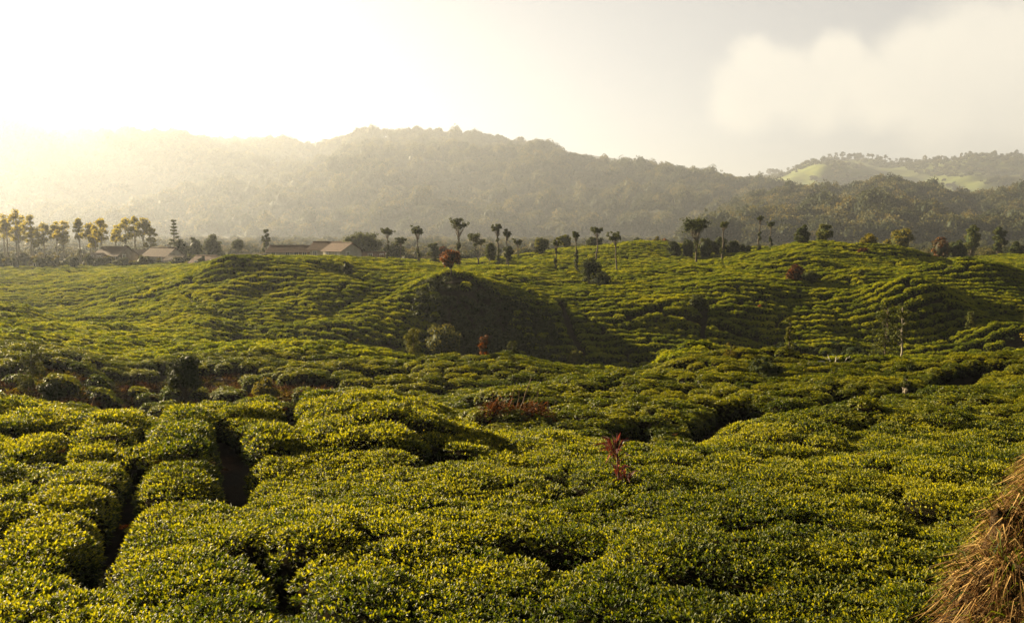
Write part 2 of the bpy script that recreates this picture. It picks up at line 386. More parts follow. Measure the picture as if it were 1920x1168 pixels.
def soil_mat():
    m = new_mat('soil'); nt = m.node_tree; N = nt.nodes.new; L = nt.links.new
    out = N('ShaderNodeOutputMaterial'); p = N('ShaderNodeBsdfPrincipled'); p.inputs['Roughness'].default_value = 0.95
    p.inputs['Specular IOR Level'].default_value = 0.1
    tc = N('ShaderNodeTexCoord'); nz = N('ShaderNodeTexNoise'); nz.inputs['Scale'].default_value = 1.6; nz.inputs['Detail'].default_value = 12; nz.inputs['Roughness'].default_value = 0.7
    L(tc.outputs['Object'], nz.inputs['Vector'])
    cr = N('ShaderNodeValToRGB'); e = cr.color_ramp.elements
    e[0].position = 0.35; e[0].color = (0.008,0.006,0.003,1); e[1].position = 0.7; e[1].color = (0.024,0.016,0.008,1)
    L(nz.outputs['Fac'], cr.inputs[0])
    cr2 = N('ShaderNodeValToRGB'); e = cr2.color_ramp.elements
    e[0].position = 0.35; e[0].color = (0.014,0.007,0.003,1); e[1].position = 0.65; e[1].color = (0.085,0.040,0.015,1)
    L(nz.outputs['Fac'], cr2.inputs[0])
    att = N('ShaderNodeAttribute'); att.attribute_name = 'red'
    mx = N('ShaderNodeMix'); mx.data_type = 'RGBA'; L(att.outputs['Fac'], mx.inputs[0]); L(cr.outputs[0], mx.inputs[6]); L(cr2.outputs[0], mx.inputs[7])
    att2 = N('ShaderNodeAttribute'); att2.attribute_name = 'grass'
    cr3 = N('ShaderNodeValToRGB'); e = cr3.color_ramp.elements
    e[0].position = 0.3; e[0].color = (0.040,0.050,0.012,1); e[1].position = 0.7; e[1].color = (0.11,0.10,0.022,1)
    L(nz.outputs['Fac'], cr3.inputs[0])
    mx2 = N('ShaderNodeMix'); mx2.data_type = 'RGBA'; L(att2.outputs['Fac'], mx2.inputs[0]); L(mx.outputs[2], mx2.inputs[6]); L(cr3.outputs[0], mx2.inputs[7])
    L(mx2.outputs[2], p.inputs['Base Color'])
    b = N('ShaderNodeBump'); b.inputs['Strength'].default_value = 0.8; b.inputs['Distance'].default_value = 0.15
    L(nz.outputs['Fac'], b.inputs['Height']); L(b.outputs[0], p.inputs['Normal'])
    L(p.outputs[0], out.inputs['Surface']); return m
M_SOIL = soil_mat()

# ------------------------------------------------------------------ mesh helpers
def np_mesh(name, verts, tris, mats, tint=None, mat_idx=None, attrs=None, smooth=False):
    """mesh from numpy arrays (faces: one (n,3) or (n,4) array or a list of such arrays)"""
    verts = np.asarray(verts, np.float32)
    if not isinstance(tris, list): tris = [tris]
    tris = [np.asarray(f, np.int32) for f in tris if len(f)]
    loops = np.concatenate([f.ravel() for f in tris]) if tris else np.zeros(0, np.int32)
    sizes = np.concatenate([np.full(len(f), f.shape[1], np.int32) for f in tris]) if tris else np.zeros(0, np.int32)
    me = bpy.data.meshes.new(name)
    me.vertices.add(len(verts)); me.vertices.foreach_set('co', verts.ravel())
    if len(loops):
        me.loops.add(len(loops)); me.loops.foreach_set('vertex_index', loops)
        me.polygons.add(len(sizes))
        st = np.concatenate([[0], np.cumsum(sizes)[:-1]]).astype(np.int32)
        me.polygons.foreach_set('loop_start', st)
        if mat_idx is not None: me.polygons.foreach_set('material_index', np.asarray(mat_idx, np.int32))
        me.polygons.foreach_set('use_smooth', np.full(len(sizes), smooth))
    for m in (mats if isinstance(mats, (list, tuple)) else [mats]): me.materials.append(m)
    A = dict(attrs or {})
    if tint is not None: A['tint'] = tint
    for k, v in A.items():
        at_ = me.attributes.new(k, 'FLOAT', 'POINT'); at_.data.foreach_set('value', np.asarray(v, np.float32))
    me.update(calc_edges=True); me.validate()
    return me
class Geo:
    """collects pieces of one mesh"""
    def __init__(s): s.v = []; s.f = []; s.t = []; s.m = []; s.n = 0
    def add(s, v, f, tint=0.5, mat=0):
        v = np.asarray(v, float).reshape(-1, 3); f = np.asarray(f, int)
        s.v.append(v); s.f.append(f + s.n)
        s.t.append(np.broadcast_to(np.asarray(tint, float), (len(v),)).copy()); s.m.append(np.full(len(f), mat)); s.n += len(v)
    def mesh(s, name, mats, smooth=False):
        if not s.v: return np_mesh(name, np.zeros((0,3)), [], mats)
        return np_mesh(name, np.concatenate(s.v), s.f, mats, np.concatenate(s.t), np.concatenate(s.m), smooth=smooth)
def link(name, me, parent=None, loc=None, label=None, cat=None, group=None, kind=None):
    o = bpy.data.objects.new(name, me); COL.objects.link(o)
    if parent is not None: o.parent = parent
    if loc is not None: o.location = loc
    tag(o, label, cat, group, kind); return o
def tag(o, label=None, cat=None, group=None, kind=None):
    if label: o['label'] = label
    if cat: o['category'] = cat
    if group: o['group'] = group
    if kind: o['kind'] = kind
    return o
def empty(name, loc, label, cat, group=None, rz=0.0):
    o = bpy.data.objects.new(name, None); COL.objects.link(o); o.empty_display_size = 0.3
    o.location = loc; o.rotation_euler = (0, 0, rz); return tag(o, label, cat, group)
def copy_tree(o, loc, rz, s, label=None, group=None):
    c = o.copy(); COL.objects.link(c); c.location = loc; c.rotation_euler = (0, 0, rz); c.scale = (s[0], s[0], s[1])
    if label: c['label'] = label
    if group: c['group'] = group
    for ch in list(o.children):
        d = ch.copy(); COL.objects.link(d); d.parent = c
    return c

def norm(v): return v / np.maximum(np.linalg.norm(v, axis=-1, keepdims=True), 1e-9)
def leaves(g, pos, d, L, W, tint, fine=False, mat=0, fold=0.25, droop=0.15, rng=RNG, nrm=None):
    """many leaves: root position, pointing direction, length, width"""
    n = len(pos); d = norm(d)
    r = rng.normal(size=(n, 3)); side = norm(np.cross(d, np.cross(d, r) * 0.5 + np.array([0, 0, 1.0])))
    if nrm is not None: side = norm(np.cross(nrm, d) + 1e-6)
    nor = norm(np.cross(side, d))
    nor = np.where(nor[:, 2:3] < 0, -nor, nor)
    L = np.broadcast_to(np.asarray(L, float), (n,))[:, None]; W = np.broadcast_to(np.asarray(W, float), (n,))[:, None]
    tint = np.broadcast_to(np.asarray(tint, float), (n,))
    mid = pos + d*L*0.5
    l = mid + side*W*0.5 + nor*W*fold; r_ = mid - side*W*0.5 + nor*W*fold
    tip = pos + d*L - np.array([0, 0, 1.0])*L*droop
    if fine:
        arch = np.array([0,0,1.0])*L*droop*0.35
        m = mid + arch; l = l + arch; r_ = r_ + arch
        v = np.stack([pos, l, r_, tip, m], 1).reshape(-1, 3); b = (np.arange(n)*5)[:, None]
        f = np.concatenate([b+np.array([[0,2,4]]), b+np.array([[0,4,1]]), b+np.array([[2,3,4]]), b+np.array([[4,3,1]])])
        g.add(v, f, np.repeat(tint, 5), mat)
    else:
        v = np.stack([pos, l, r_, tip], 1).reshape(-1, 3); b = (np.arange(n)*4)[:, None]
        f = np.concatenate([b+np.array([[0,2,3]]), b+np.array([[0,3,1]])])
        g.add(v, f, np.repeat(tint, 4), mat)
def tube(g, pts, rad, seg=6, mat=0, tint=0.5):
    pts = np.asarray(pts, float); n = len(pts); rad = np.broadcast_to(np.asarray(rad, float), (n,))
    V = []
    for i in range(n):
        d = pts[min(i+1, n-1)] - pts[max(i-1, 0)]; d = d/max(np.linalg.norm(d), 1e-9)
        u = np.cross(d, [0.31, 0.9, 0.2]); u /= max(np.linalg.norm(u), 1e-9); w = np.cross(d, u)
        for k in range(seg):
            an = 2*math.pi*k/seg; V.append(pts[i] + rad[i]*(math.cos(an)*u + math.sin(an)*w))
    F = []
    for i in range(n-1):
        for k in range(seg):
            a = i*seg+k; b = i*seg+(k+1) % seg
            F += [(a, b, b+seg), (a, b+seg, a+seg)]
    c = len(V); V.append(pts[0]); V.append(pts[-1])
    for k in range(seg):
        F.append((c, (k+1) % seg, k)); F.append((c+1, (n-1)*seg+k, (n-1)*seg+(k+1) % seg))
    g.add(np.array(V), np.array(F), tint, mat)
_ico = None
def ico(sub=2):
    import bmesh
    bm = bmesh.new(); bmesh.ops.create_icosphere(bm, subdivisions=sub, radius=1.0)
    v = np.array([x.co[:] for x in bm.verts]); f = np.array([[q.index for q in t.verts] for t in bm.faces]); bm.free(); return v, f
ICO1, ICO2, ICO3 = ico(1), ico(2), ico(3)
def blob(g, c, r, tint=0.2, mat=0, sub=2, rough=0.2, rng=RNG):
    v, f = (ICO1, ICO2, ICO3)[sub-1]
    v = v * (1 + rough*rng.normal(size=(len(v), 1)) * 0.6)
    g.add(np.asarray(c) + v*np.asarray(r), f, tint, mat)
def box(g, c, s, mat=0, rot=None, tint=0.5):
    x, y, z = np.asarray(s)/2.0
    v = np.array([[-x,-y,-z],[x,-y,-z],[x,y,-z],[-x,y,-z],[-x,-y,z],[x,-y,z],[x,y,z],[-x,y,z]])
    if rot is not None: v = v @ np.asarray(rot).T
    f = [(0,2,1),(0,3,2),(4,5,6),(4,6,7),(0,1,5),(0,5,4),(1,2,6),(1,6,5),(2,3,7),(2,7,6),(3,0,4),(3,4,7)]
    g.add(v + np.asarray(c), f, tint, mat)
def sphere_dirs(n, rng=RNG): return norm(rng.normal(size=(n, 3)))

# ------------------------------------------------------------------ ground sheet
def build_ground():
    na, nl = 460, 470
    aa = np.linspace(-1.2, 1.2, na)
    ly = np.concatenate([np.linspace(math.log(1.2), math.log(350), nl-60), np.linspace(math.log(350), math.log(9000), 61)[1:]])
    Y = np.exp(ly); A, YY = np.meshgrid(aa, Y, indexing='ij')
    X = A*YY
    Z = ground_z(X, np.minimum(YY, 515))
    zb = -12.0
    k = sstep(280, 520, YY); Z = Z*(1-k) + zb*k
    n1 = path_mask(X, YY)
    Z = Z - 0.18*n1*(YY < 70) - trench(X, YY)*1.3
    v = np.stack([X, YY, Z], -1).reshape(-1, 3)
    i = np.arange(na-1)[:, None]*len(Y) + np.arange(len(Y)-1)[None, :]; i = i.ravel()
    f = np.stack([i, i+len(Y), i+len(Y)+1, i+1], 1)
    red = np.clip(soil_mask(X, YY)*1.4, 0, 1) * (0.6+0.4*fbm(X, YY, 2))
    grass = sstep(232, 262, YY)
    me = np_mesh('ground', v, f, M_SOIL, attrs={'red': np.clip(red, 0, 1).ravel(), 'grass': grass.ravel()}, smooth=True)
    link('ground', me, kind='structure', label='dark brown soil of the tea estate under the bushes')
build_ground()

# ------------------------------------------------------------------ scatter of instances for what nobody could count
def proto_collection(name, meshes):
    c = bpy.data.collections.new(name)
    for i, me in enumerate(meshes):
        o = bpy.data.objects.new('%s_%02d' % (name, i), me); c.objects.link(o)
    return c
def scatter(name, pos, rot, scl, idx, coll, label, mats):
    n = len(pos)
    me = bpy.data.meshes.new(name); me.vertices.add(n); me.vertices.foreach_set('co', np.asarray(pos, np.float32).ravel())
    a = me.attributes.new('rot', 'FLOAT_VECTOR', 'POINT'); a.data.foreach_set('vector', np.asarray(rot, np.float32).ravel())
    a = me.attributes.new('scl', 'FLOAT_VECTOR', 'POINT'); a.data.foreach_set('vector', np.asarray(scl, np.float32).ravel())
    a = me.attributes.new('idx', 'INT', 'POINT'); a.data.foreach_set('value', np.asarray(idx, np.int32))
    for m in mats: me.materials.append(m)
    me.update()
    o = link(name, me, label=label, kind='stuff')
    ng = bpy.data.node_groups.new(name+'_scatter', 'GeometryNodeTree')
    ng.interface.new_socket('Geometry', in_out='INPUT', socket_type='NodeSocketGeometry')
    ng.interface.new_socket('Geometry', in_out='OUTPUT', socket_type='NodeSocketGeometry')
    N = ng.nodes.new; L = ng.links.new
    gi = N('NodeGroupInput'); go = N('NodeGroupOutput'); ip = N('GeometryNodeInstanceOnPoints')
    ci = N('GeometryNodeCollectionInfo'); ci.inputs['Collection'].default_value = coll
    ci.inputs['Separate Children'].default_value = True; ci.inputs['Reset Children'].default_value = True
    def na(nm, t):
        q = N('GeometryNodeInputNamedAttribute'); q.data_type = t; q.inputs['Name'].default_value = nm; return q.outputs[0]
    L(gi.outputs[0], ip.inputs['Points']); L(ci.outputs[0], ip.inputs['Instance'])
    ip.inputs['Pick Instance'].default_value = True
    L(na('idx', 'INT'), ip.inputs['Instance Index'])
    e2r = N('FunctionNodeEulerToRotation'); L(na('rot', 'FLOAT_VECTOR'), e2r.inputs[0]); L(e2r.outputs[0], ip.inputs['Rotation'])
    L(na('scl', 'FLOAT_VECTOR'), ip.inputs['Scale'])
    L(ip.outputs[0], go.inputs[0])
    md = o.modifiers.new('scatter', 'NODES'); md.node_group = ng
    return o

# ------------------------------------------------------------------ tea bushes
def tea_bush_mesh(name, R, shoots, per, L, core_sub, fine, seed, mats, tmean=0.5):
    """flat plucked bush: origin on the soil, table at BUSH_H"""
    rng = np.random.default_rng(seed); g = Geo()
    # dome of shoots: most on the table, the rest on the skirts
    n = shoots
    r = R*np.sqrt(rng.random(n))*1.02; ph = rng.random(n)*2*math.pi
    x = r*np.cos(ph); y = r*np.sin(ph)
    prof = 1 - (r/R)**6*0.40
    z = BUSH_H*prof + 0.05*fbm(x*3+seed*7.3, y*3+2.2, 2) + rng.normal(size=n)*0.018
    k = rng.random(n) < 0.28                                  # skirt
    z = np.where(k, rng.uniform(0.18, 0.62, n)*BUSH_H, z)
    rr = np.where(k, R*(1.0-0.12*rng.random(n)), r); x = rr*np.cos(ph); y = rr*np.sin(ph)
    base = np.stack([x, y, z], 1)
    outw = np.stack([np.cos(ph), np.sin(ph), np.zeros(n)], 1)
    ax = np.where(k[:, None], outw*0.9+np.array([0,0,0.5]), outw*((rr/R)**3*0.5)[:, None]+np.array([0,0,1.0])) + rng.normal(size=(n,3))*0.22
    ax = norm(ax)
    tb = rng.random(n)
    sn = norm(np.where(k[:, None], outw+np.array([0,0,0.15]), outw*((rr/R)**5*0.6)[:, None]+np.array([0,0,1.0])))
    for j in range(per):
        an = ph + j*2.4 + rng.random(n)*0.8
        u = norm(np.cross(ax, np.array([0.3, 0.5, 0.1]))); w = np.cross(ax, u)
        lo, hi = (0.25, 1.05) if fine else (-0.05, 0.45)
        el = rng.uniform(lo, hi, n) if (j < per-1 or not fine) else rng.uniform(1.0, 1.4, n)
        d = (u*np.cos(an)[:, None] + w*np.sin(an)[:, None])*np.cos(el)[:, None] + ax*np.sin(el)[:, None]
        ll = L*rng.uniform(0.7, 1.25, n)
        p = base + ax*(j/per*L*(0.55 if fine else 0.2))
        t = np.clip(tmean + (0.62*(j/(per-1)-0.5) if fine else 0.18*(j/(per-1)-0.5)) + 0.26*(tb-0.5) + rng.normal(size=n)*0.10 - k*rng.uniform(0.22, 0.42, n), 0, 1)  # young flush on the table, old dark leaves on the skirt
        nn = norm(sn + rng.normal(size=(n, 3))*(0.48 if fine else 0.27))
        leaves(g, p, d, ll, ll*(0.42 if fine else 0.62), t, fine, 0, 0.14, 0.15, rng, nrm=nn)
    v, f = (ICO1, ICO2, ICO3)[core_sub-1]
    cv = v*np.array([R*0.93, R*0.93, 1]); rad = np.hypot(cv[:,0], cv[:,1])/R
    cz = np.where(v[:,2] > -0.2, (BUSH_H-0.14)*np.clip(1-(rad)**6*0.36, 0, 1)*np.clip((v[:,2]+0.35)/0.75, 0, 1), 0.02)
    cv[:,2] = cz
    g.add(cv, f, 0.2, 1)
    return g.mesh(name, mats)
def tea_points():
    """rows of bushes that follow the lie of the slopes"""
    out = []
    def warp(x, y):
        w = 5.0*vnoise(x/38+4, y/38+9) + 0.9*vnoise(x/11, y/11+3)
        z = canopy(x, y)
        far = sstep(70, 110, y)
        w = w*np.interp(y, [0, 25, 60, 120], [0.15, 0.3, 0.7, 1.0]) + 0.55*(z+8)*far
        dg = sstep(-4, -22, x)*(1-sstep(95, 120, y))*sstep(26, 36, y)
        return w + 0.42*(x+14)*dg
    v = 6.5
    while v < 262:
        sp = float(np.interp(v, [0, 24, 45, 80, 130, 260], [0.78, 0.82, 1.38, 1.90, 2.15, 2.8]))
        dx = float(np.interp(v, [0, 24, 45, 90, 140, 260], [0.80, 0.84, 1.05, 1.05, 1.10, 1.35]))
        half = 0.80*v + 8
        x = np.arange(-half, half, dx); x = x + RNG.uniform(-0.3, 0.3, len(x))*dx
        y = np.full(len(x), v)
        for _ in range(6): y = v - warp(x, np.maximum(y, 5))
        y = y + RNG.normal(size=len(x))*np.interp(v, [0, 25, 60, 260], [0.16, 0.16, 0.10, 0.10])
        out.append(np.stack([x, y], 1))
        v += sp
    P = np.concatenate(out)
    # a path pushes the bushes aside to its two edges
    for path, w in PATHW:
        w2 = w*1.55 + 0.05
        lo = path.min(0)-2.5; hi = path.max(0)+2.5
        k = np.nonzero((P[:, 0] > lo[0]) & (P[:, 0] < hi[0]) & (P[:, 1] > lo[1]) & (P[:, 1] < hi[1]))[0]
        if not len(k): continue
        x, y = P[k, 0], P[k, 1]; e = 0.02
        d = seg_dist(x, y, path)
        gx = (seg_dist(x+e, y, path)-d)/e; gy = (seg_dist(x, y+e, path)-d)/e
        push = np.where(d < w2, w2-d, 0)
        P[k, 0] += gx*push; P[k, 1] += gy*push
    x, y = P[:, 0], P[:, 1]
    keep = (y > 6.3) & (y < 258) & (np.abs(x) < 0.74*y + 6)
    sm = soil_mask(x, y)
    rr = RNG.random(len(x))
    keep &= ~((sm > 0.42) & (rr < 0.86))
    keep &= rr > np.interp(y, [0, 25, 40, 260], [0.015, 0.03, 0.06, 0.06])
    broken = sstep(-3, -9, x)*sstep(29, 33, y)*(1-sstep(52, 62, y))
    keep &= ~((broken > 0.5) & (fbm(x/2.4+9, y/2.4, 2) > 0.12))
    # dark gully behind the nearer crest is overgrown, not planted
    gul = (np.abs(y-75) < 7) & (x > wx(900, y)) & (x < wx(1330, y))
    keep &= ~(gul & (RNG.random(len(x)) < 0.85))
    # dark overgrown foot of the far slopes along the gully
    pg = 960 + x/y*FPX*C_
    keep &= ~((y > 80) & (y < 103.5+2*vnoise(x/4, y/4)-3.5*(pg < 1320)) & (((pg > 1035) & (pg < 1300)) | ((pg > 1490) & (pg < 1660)) | (pg > 1840)) & (RNG.random(len(x)) < 0.93))
    # the steep flank that falls away from the sun gets dark growth whose colour carries part of its shade
    pxx = 960 + x/y*FPX*C_
    keep &= ~((y > 97) & (y < 117.5) & (pxx > 815) & (pxx < 1045) & (y < 118.5 - 0.00022*(pxx-850)**2*(pxx > 850)) & (RNG.random(len(x)) < np.where(pxx < 960, 0.9, 0.6)))
    # the tall bank on the right stands where no tea grows
    keep &= ~((x > 1.9 + (y-4.2)*0.90) & (y < 9.0))
    return P[keep]
TEA = tea_points()
def slope_rot(x, y, rz):
    e = 0.6
    zx = (canopy(x+e, y)-canopy(x-e, y))/(2*e); zy = (canopy(x, y+e)-canopy(x, y-e))/(2*e)
    # rotation: spin about own axis, then tilt (approximately) with the slope
    n = norm(np.stack([-zx, -zy, np.ones_like(zx)], 1)); R = []
    return n
def euler_from_normal(n, rz):
    up = np.array([0,0,1.0]); out = np.zeros((len(n), 3))
    for i in range(len(n)):
        q = Vector(up).rotation_difference(Vector(n[i])) @ Matrix.Rotation(rz[i], 3, 'Z').to_quaternion()
        out[i] = q.to_euler()[:]
    return out
CRIMSON = hit(1160, 922)
def build_tea():
    x, y = TEA[:, 0], TEA[:, 1]
    dist = np.hypot(x, y)
    inv = np.abs(x) < 0.66*y + 0.6
    order = np.argsort(np.where(inv, dist, dist+1000))
    near = order[:300]
    isnear = np.zeros(len(x), bool); isnear[near] = True
    z = ground_z(x, y) - trench(x, y)
    n = slope_rot(x, y, None); rz = RNG.random(len(x))*2*math.pi
    n = norm(n*np.array([1, 1, 1.0]) + np.array([0, 0, 0.8])*sstep(40, 80, y)[:, None])
    rowed = y > 34
    rz = np.where(rowed, RNG.integers(0, 2, len(x))*math.pi + RNG.normal(size=len(x))*0.16, rz)
    eul = euler_from_normal(n, rz)
    mats = [M_TEA, M_CORE]
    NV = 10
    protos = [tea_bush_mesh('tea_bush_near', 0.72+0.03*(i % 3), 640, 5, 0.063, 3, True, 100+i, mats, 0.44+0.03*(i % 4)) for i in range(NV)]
    xb = wx(170, 18.0)
    for k, i in enumerate(near):
        o = bpy.data.objects.new('tea_bush', protos[k % NV]); COL.objects.link(o)
        o.location = (x[i], y[i], z[i]); o.rotation_euler = eul[i]
        s = RNG.uniform(0.95, 1.12); o.scale = (s, s, RNG.uniform(0.93, 1.09))
        px = 960 + x[i]/y[i]*FPX
        dp = [float(seg_dist(x[i:i+1], y[i:i+1], PATHW[q][0])[0]) for q in (0, 2, 5)]
        q = int(np.argmin(dp)); cd = math.hypot(x[i]-CRIMSON[0], y[i]-CRIMSON[1])
        if dp[q] < 1.35:
            w = ('leftmost', 'middle', 'right')[q]
            lab = 'tea bush with dark flank lining the %s of the three black footpaths on the left' % w; grp = 'tea bushes lining the %s footpath' % w
        elif cd < 1.7: lab = 'tea bush in the ring right around the dark crimson strappy plant'; grp = 'tea bushes around the crimson plant'
        elif px > 1560 and y[i] < 13: lab = 'plucked tea bush at the lower right beside the grassy earth bank'; grp = 'tea bushes beside the earth bank'
        elif y[i] < 11.5:
            w = 'left' if px < 480 else 'middle' if px < 1050 else 'right'
            lab = 'big-leaved plucked tea bush at the very bottom edge, %s part' % w; grp = 'tea bushes along the bottom edge, %s part' % w
        elif px < 430: lab = 'yellow-lit plucked tea bush inside the beds between the black footpaths'; grp = 'tea bushes inside the left beds'
        elif px < 780: lab = 'plucked tea bush in the swelling carpet just right of the black footpaths'; grp = 'tea bushes right of the footpaths'
        elif px < 1160: lab = 'plucked tea bush in the central near carpet left of the crimson plant'; grp = 'tea bushes left of the crimson plant'
        else: lab = 'greener plucked tea bush in the carpet right of the crimson plant'; grp = 'tea bushes right of the crimson plant'
        tag(o, lab, 'tea bush', grp)
    rest = np.nonzero(~isnear)[0]
    ns = [tea_bush_mesh('tea_bush_side', 0.70, 480, 5, 0.072, 2, True, 200+i, mats, 0.46) for i in range(6)]
    mid = [tea_bush_mesh('tea_bush_mid', 0.66, 300, 4, 0.092, 2, False, 300+i, mats, 0.58) for i in range(6)]
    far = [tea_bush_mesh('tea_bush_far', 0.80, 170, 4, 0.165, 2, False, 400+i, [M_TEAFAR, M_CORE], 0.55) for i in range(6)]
    yr = y[rest]
    cls = np.where(yr < 27, 0, np.where(yr < 62, 1, 2))
    idx = cls*6 + RNG.integers(0, 6, len(rest))
    s = 1 + (RNG.uniform(0.85, 1.2, len(rest))-1)*np.interp(yr, [40, 80], [1, 0.5]); sx = s*np.interp(yr, [0, 60, 62, 120, 260], [1, 1, 0.86, 0.98, 1.3])
    sz = np.interp(yr, [0, 34, 60, 120, 260], [1, 1.1, 1.30, 1.45, 1.7])*(1+RNG.uniform(-0.2, 0.2, len(rest))*np.interp(yr, [40, 80], [1, 0.6]))
    scl = np.stack([sx*np.interp(yr, [30, 60], [1, 1.12]), sx*np.interp(yr, [30, 60], [1, 0.72]), sz], 1)
    coll = proto_collection('tea_kind', ns+mid+far)
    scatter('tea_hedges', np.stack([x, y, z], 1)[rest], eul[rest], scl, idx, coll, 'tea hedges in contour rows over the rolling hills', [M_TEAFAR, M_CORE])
build_tea()
print('tea', len(TEA))

# ------------------------------------------------------------------ hills behind
HS = 2.2      # distance of the hills
def ridge_mesh(name, cols, Yb, base_row, label, amp, mats, n_a=220, n_s=60, back=1.35, seed=0, prof=1.0):
    """a hill whose crest runs through world points given as (px, row, distance); base at distance Yb"""
    cols = sorted((q[0], q[1], q[2]*HS) for q in cols); Yb = Yb*HS; amp = amp*HS; ca = [ray(c[0], c[1])[0] for c in cols]
    a = np.linspace(ca[0], ca[-1], n_a)
    ct = pchip(ca, [ray(c[0], c[1])[1] for c in cols], a); cd = pchip(ca, [c[2] for c in cols], a)
    s = np.concatenate([np.linspace(0, 1, n_s), np.linspace(1, back, 12)[1:]])
    A, S = np.meshgrid(np.arange(n_a), s, indexing='ij')
    Yc = cd[A]; zc = ct[A]*Yc; zb = -14.0
    Yv = Yb + (Yc-Yb)*S
    Xv = a[A]*Yv
    up = np.clip(S, 0, 1)**prof
    Zv = zb + (zc-zb)*np.where(S <= 1, up*(1.0+0.0*S), 1-((S-1)/(back-1))**1.3)
    w = np.clip(S*(1-np.clip(S, 0, 1))*4, 0, 1)
    Zv = Zv + amp*w*fbm(Xv/(220*HS)+seed, Yv/(220*HS)+seed*1.7, 4) + amp*0.12*np.clip(S*3, 0, 1)*fbm(Xv/(60*HS)+seed, Yv/(60*HS), 2)
    v = np.stack([Xv, Yv, Zv], -1).reshape(-1, 3)
    ns = len(s); i = (np.arange(n_a-1)[:, None]*ns + np.arange(ns-1)[None, :]).ravel()
    f = np.stack([i, i+ns, i+ns+1, i+1], 1)
    me = np_mesh(name, v, f, mats, smooth=True)
    link(name, me, kind='structure', label=label)
    grid = np.stack([Xv, Yv, Zv], -1)
    def sample(n, rng, smin=0.0, smax=1.15):
        # uniform over real area, jittered
        e1 = np.linalg.norm(grid[1:, :-1]-grid[:-1, :-1], axis=-1); e2 = np.linalg.norm(grid[:-1, 1:]-grid[:-1, :-1], axis=-1)
        ar = e1*e2; ar[:, (s[:-1] > smax) | (s[:-1] < smin)] = 0
        c = np.cumsum(ar.ravel()); q = np.searchsorted(c, rng.random(n)*c[-1])
        ii, jj = q//(ns-1), q % (ns-1); u, w_ = rng.random(n), rng.random(n)
        P = (grid[ii, jj]*((1-u)*(1-w_))[:, None] + grid[ii+1, jj]*(u*(1-w_))[:, None] + grid[ii, jj+1]*((1-u)*w_)[:, None] + grid[ii+1, jj+1]*(u*w_)[:, None])
        return P, s[jj]
    def crest(px):
        aa = ray(px, 300)[0]; Yc_ = float(np.interp(aa, a, cd)); z = float(np.interp(aa, a, ct))*Yc_
        return Vector((aa*Yc_, Yc_, z))
    return sample, crest, float(np.sum(np.linalg.norm(grid[1:, :-1]-grid[:-1, :-1], axis=-1)*np.linalg.norm(grid[:-1, 1:]-grid[:-1, :-1], axis=-1)))
M_FLOOR = plain_mat('forest_floor', (0.018,0.020,0.010), (0.035,0.035,0.015), 0.05, 0.95, 0)
M_TEAHILL = plain_mat('distant_tea_slope', (0.035,0.052,0.007), (0.085,0.095,0.014), 0.03, 0.95, 0, 12)
M_FARMT = plain_mat('distant_mountain_woods', (0.030,0.036,0.020), (0.060,0.060,0.035), 0.01, 0.95, 0)
L1 = [(-700,190,1750),(-300,205,1700),(0,240,1600),(90,246,1580),(220,262,1520),(330,268,1480),(430,275,1450),(540,277,1400),(575,287,1380),(640,272,1350),(700,252,1330),(780,256,1320),
      (850,256,1300),(920,270,1270),(1000,279,1240),(1040,288,1220),(1058,308,1180),(1140,322,1130),(1250,326,1060),(1340,334,1010),(1420,356,960),(1520,376,900),(1640,385,860),(1800,400,850),(2000,410,850)]
L2 = [(1290,446,560),(1350,415,590),(1400,388,610),(1480,372,630),(1560,373,640),(1620,362,640),(1665,356,640),(1705,362,640),(1765,380,620),(1830,386,600),(1880,378,600),(1960,366,610),(2150,350,640),(2500,345,650)]
L3 = [(1300,352,2050),(1370,339,2000),(1440,330,1950),(1500,318,1920),(1560,300,1900),(1625,298,1880),(1700,306,1860),(1765,303,1840),(1850,295,1820),(1920,296,1800),(2100,280,1800),(2500,270,1800)]
L4 = [(900,330,1900),(1000,290,1900),(1050,282,1900),(1100,290,1900),(1200,304,1900),(1250,316,1900),(1330,324,1900),(1400,334,1900),(1520,352,1900),(1650,380,1900)]
s1, crest1, area1 = ridge_mesh('forest_hill', L1, 640, 470, 'hazy hill covered with forest behind the village', 34, M_FLOOR, seed=2.3, prof=1.0)
s2, crest2, area2 = ridge_mesh('forest_hill', L2, 330, 476, 'darker nearer forest hill on the right', 16, M_FLOOR, seed=8.1, prof=0.9)
s3, crest3, area3 = ridge_mesh('tea_hill', L3, 1050, 440, 'pale green tea covered hill with a ridge of small trees on the right', 26, M_TEAHILL, seed=5.2, prof=0.9)
s4, crest4, area4 = ridge_mesh('distant_mountain', L4, 1885, 440, 'faint blue mountain beyond the forest ridge', 20, M_FARMT, seed=4.4)
print('areas', area1, area2, area3)

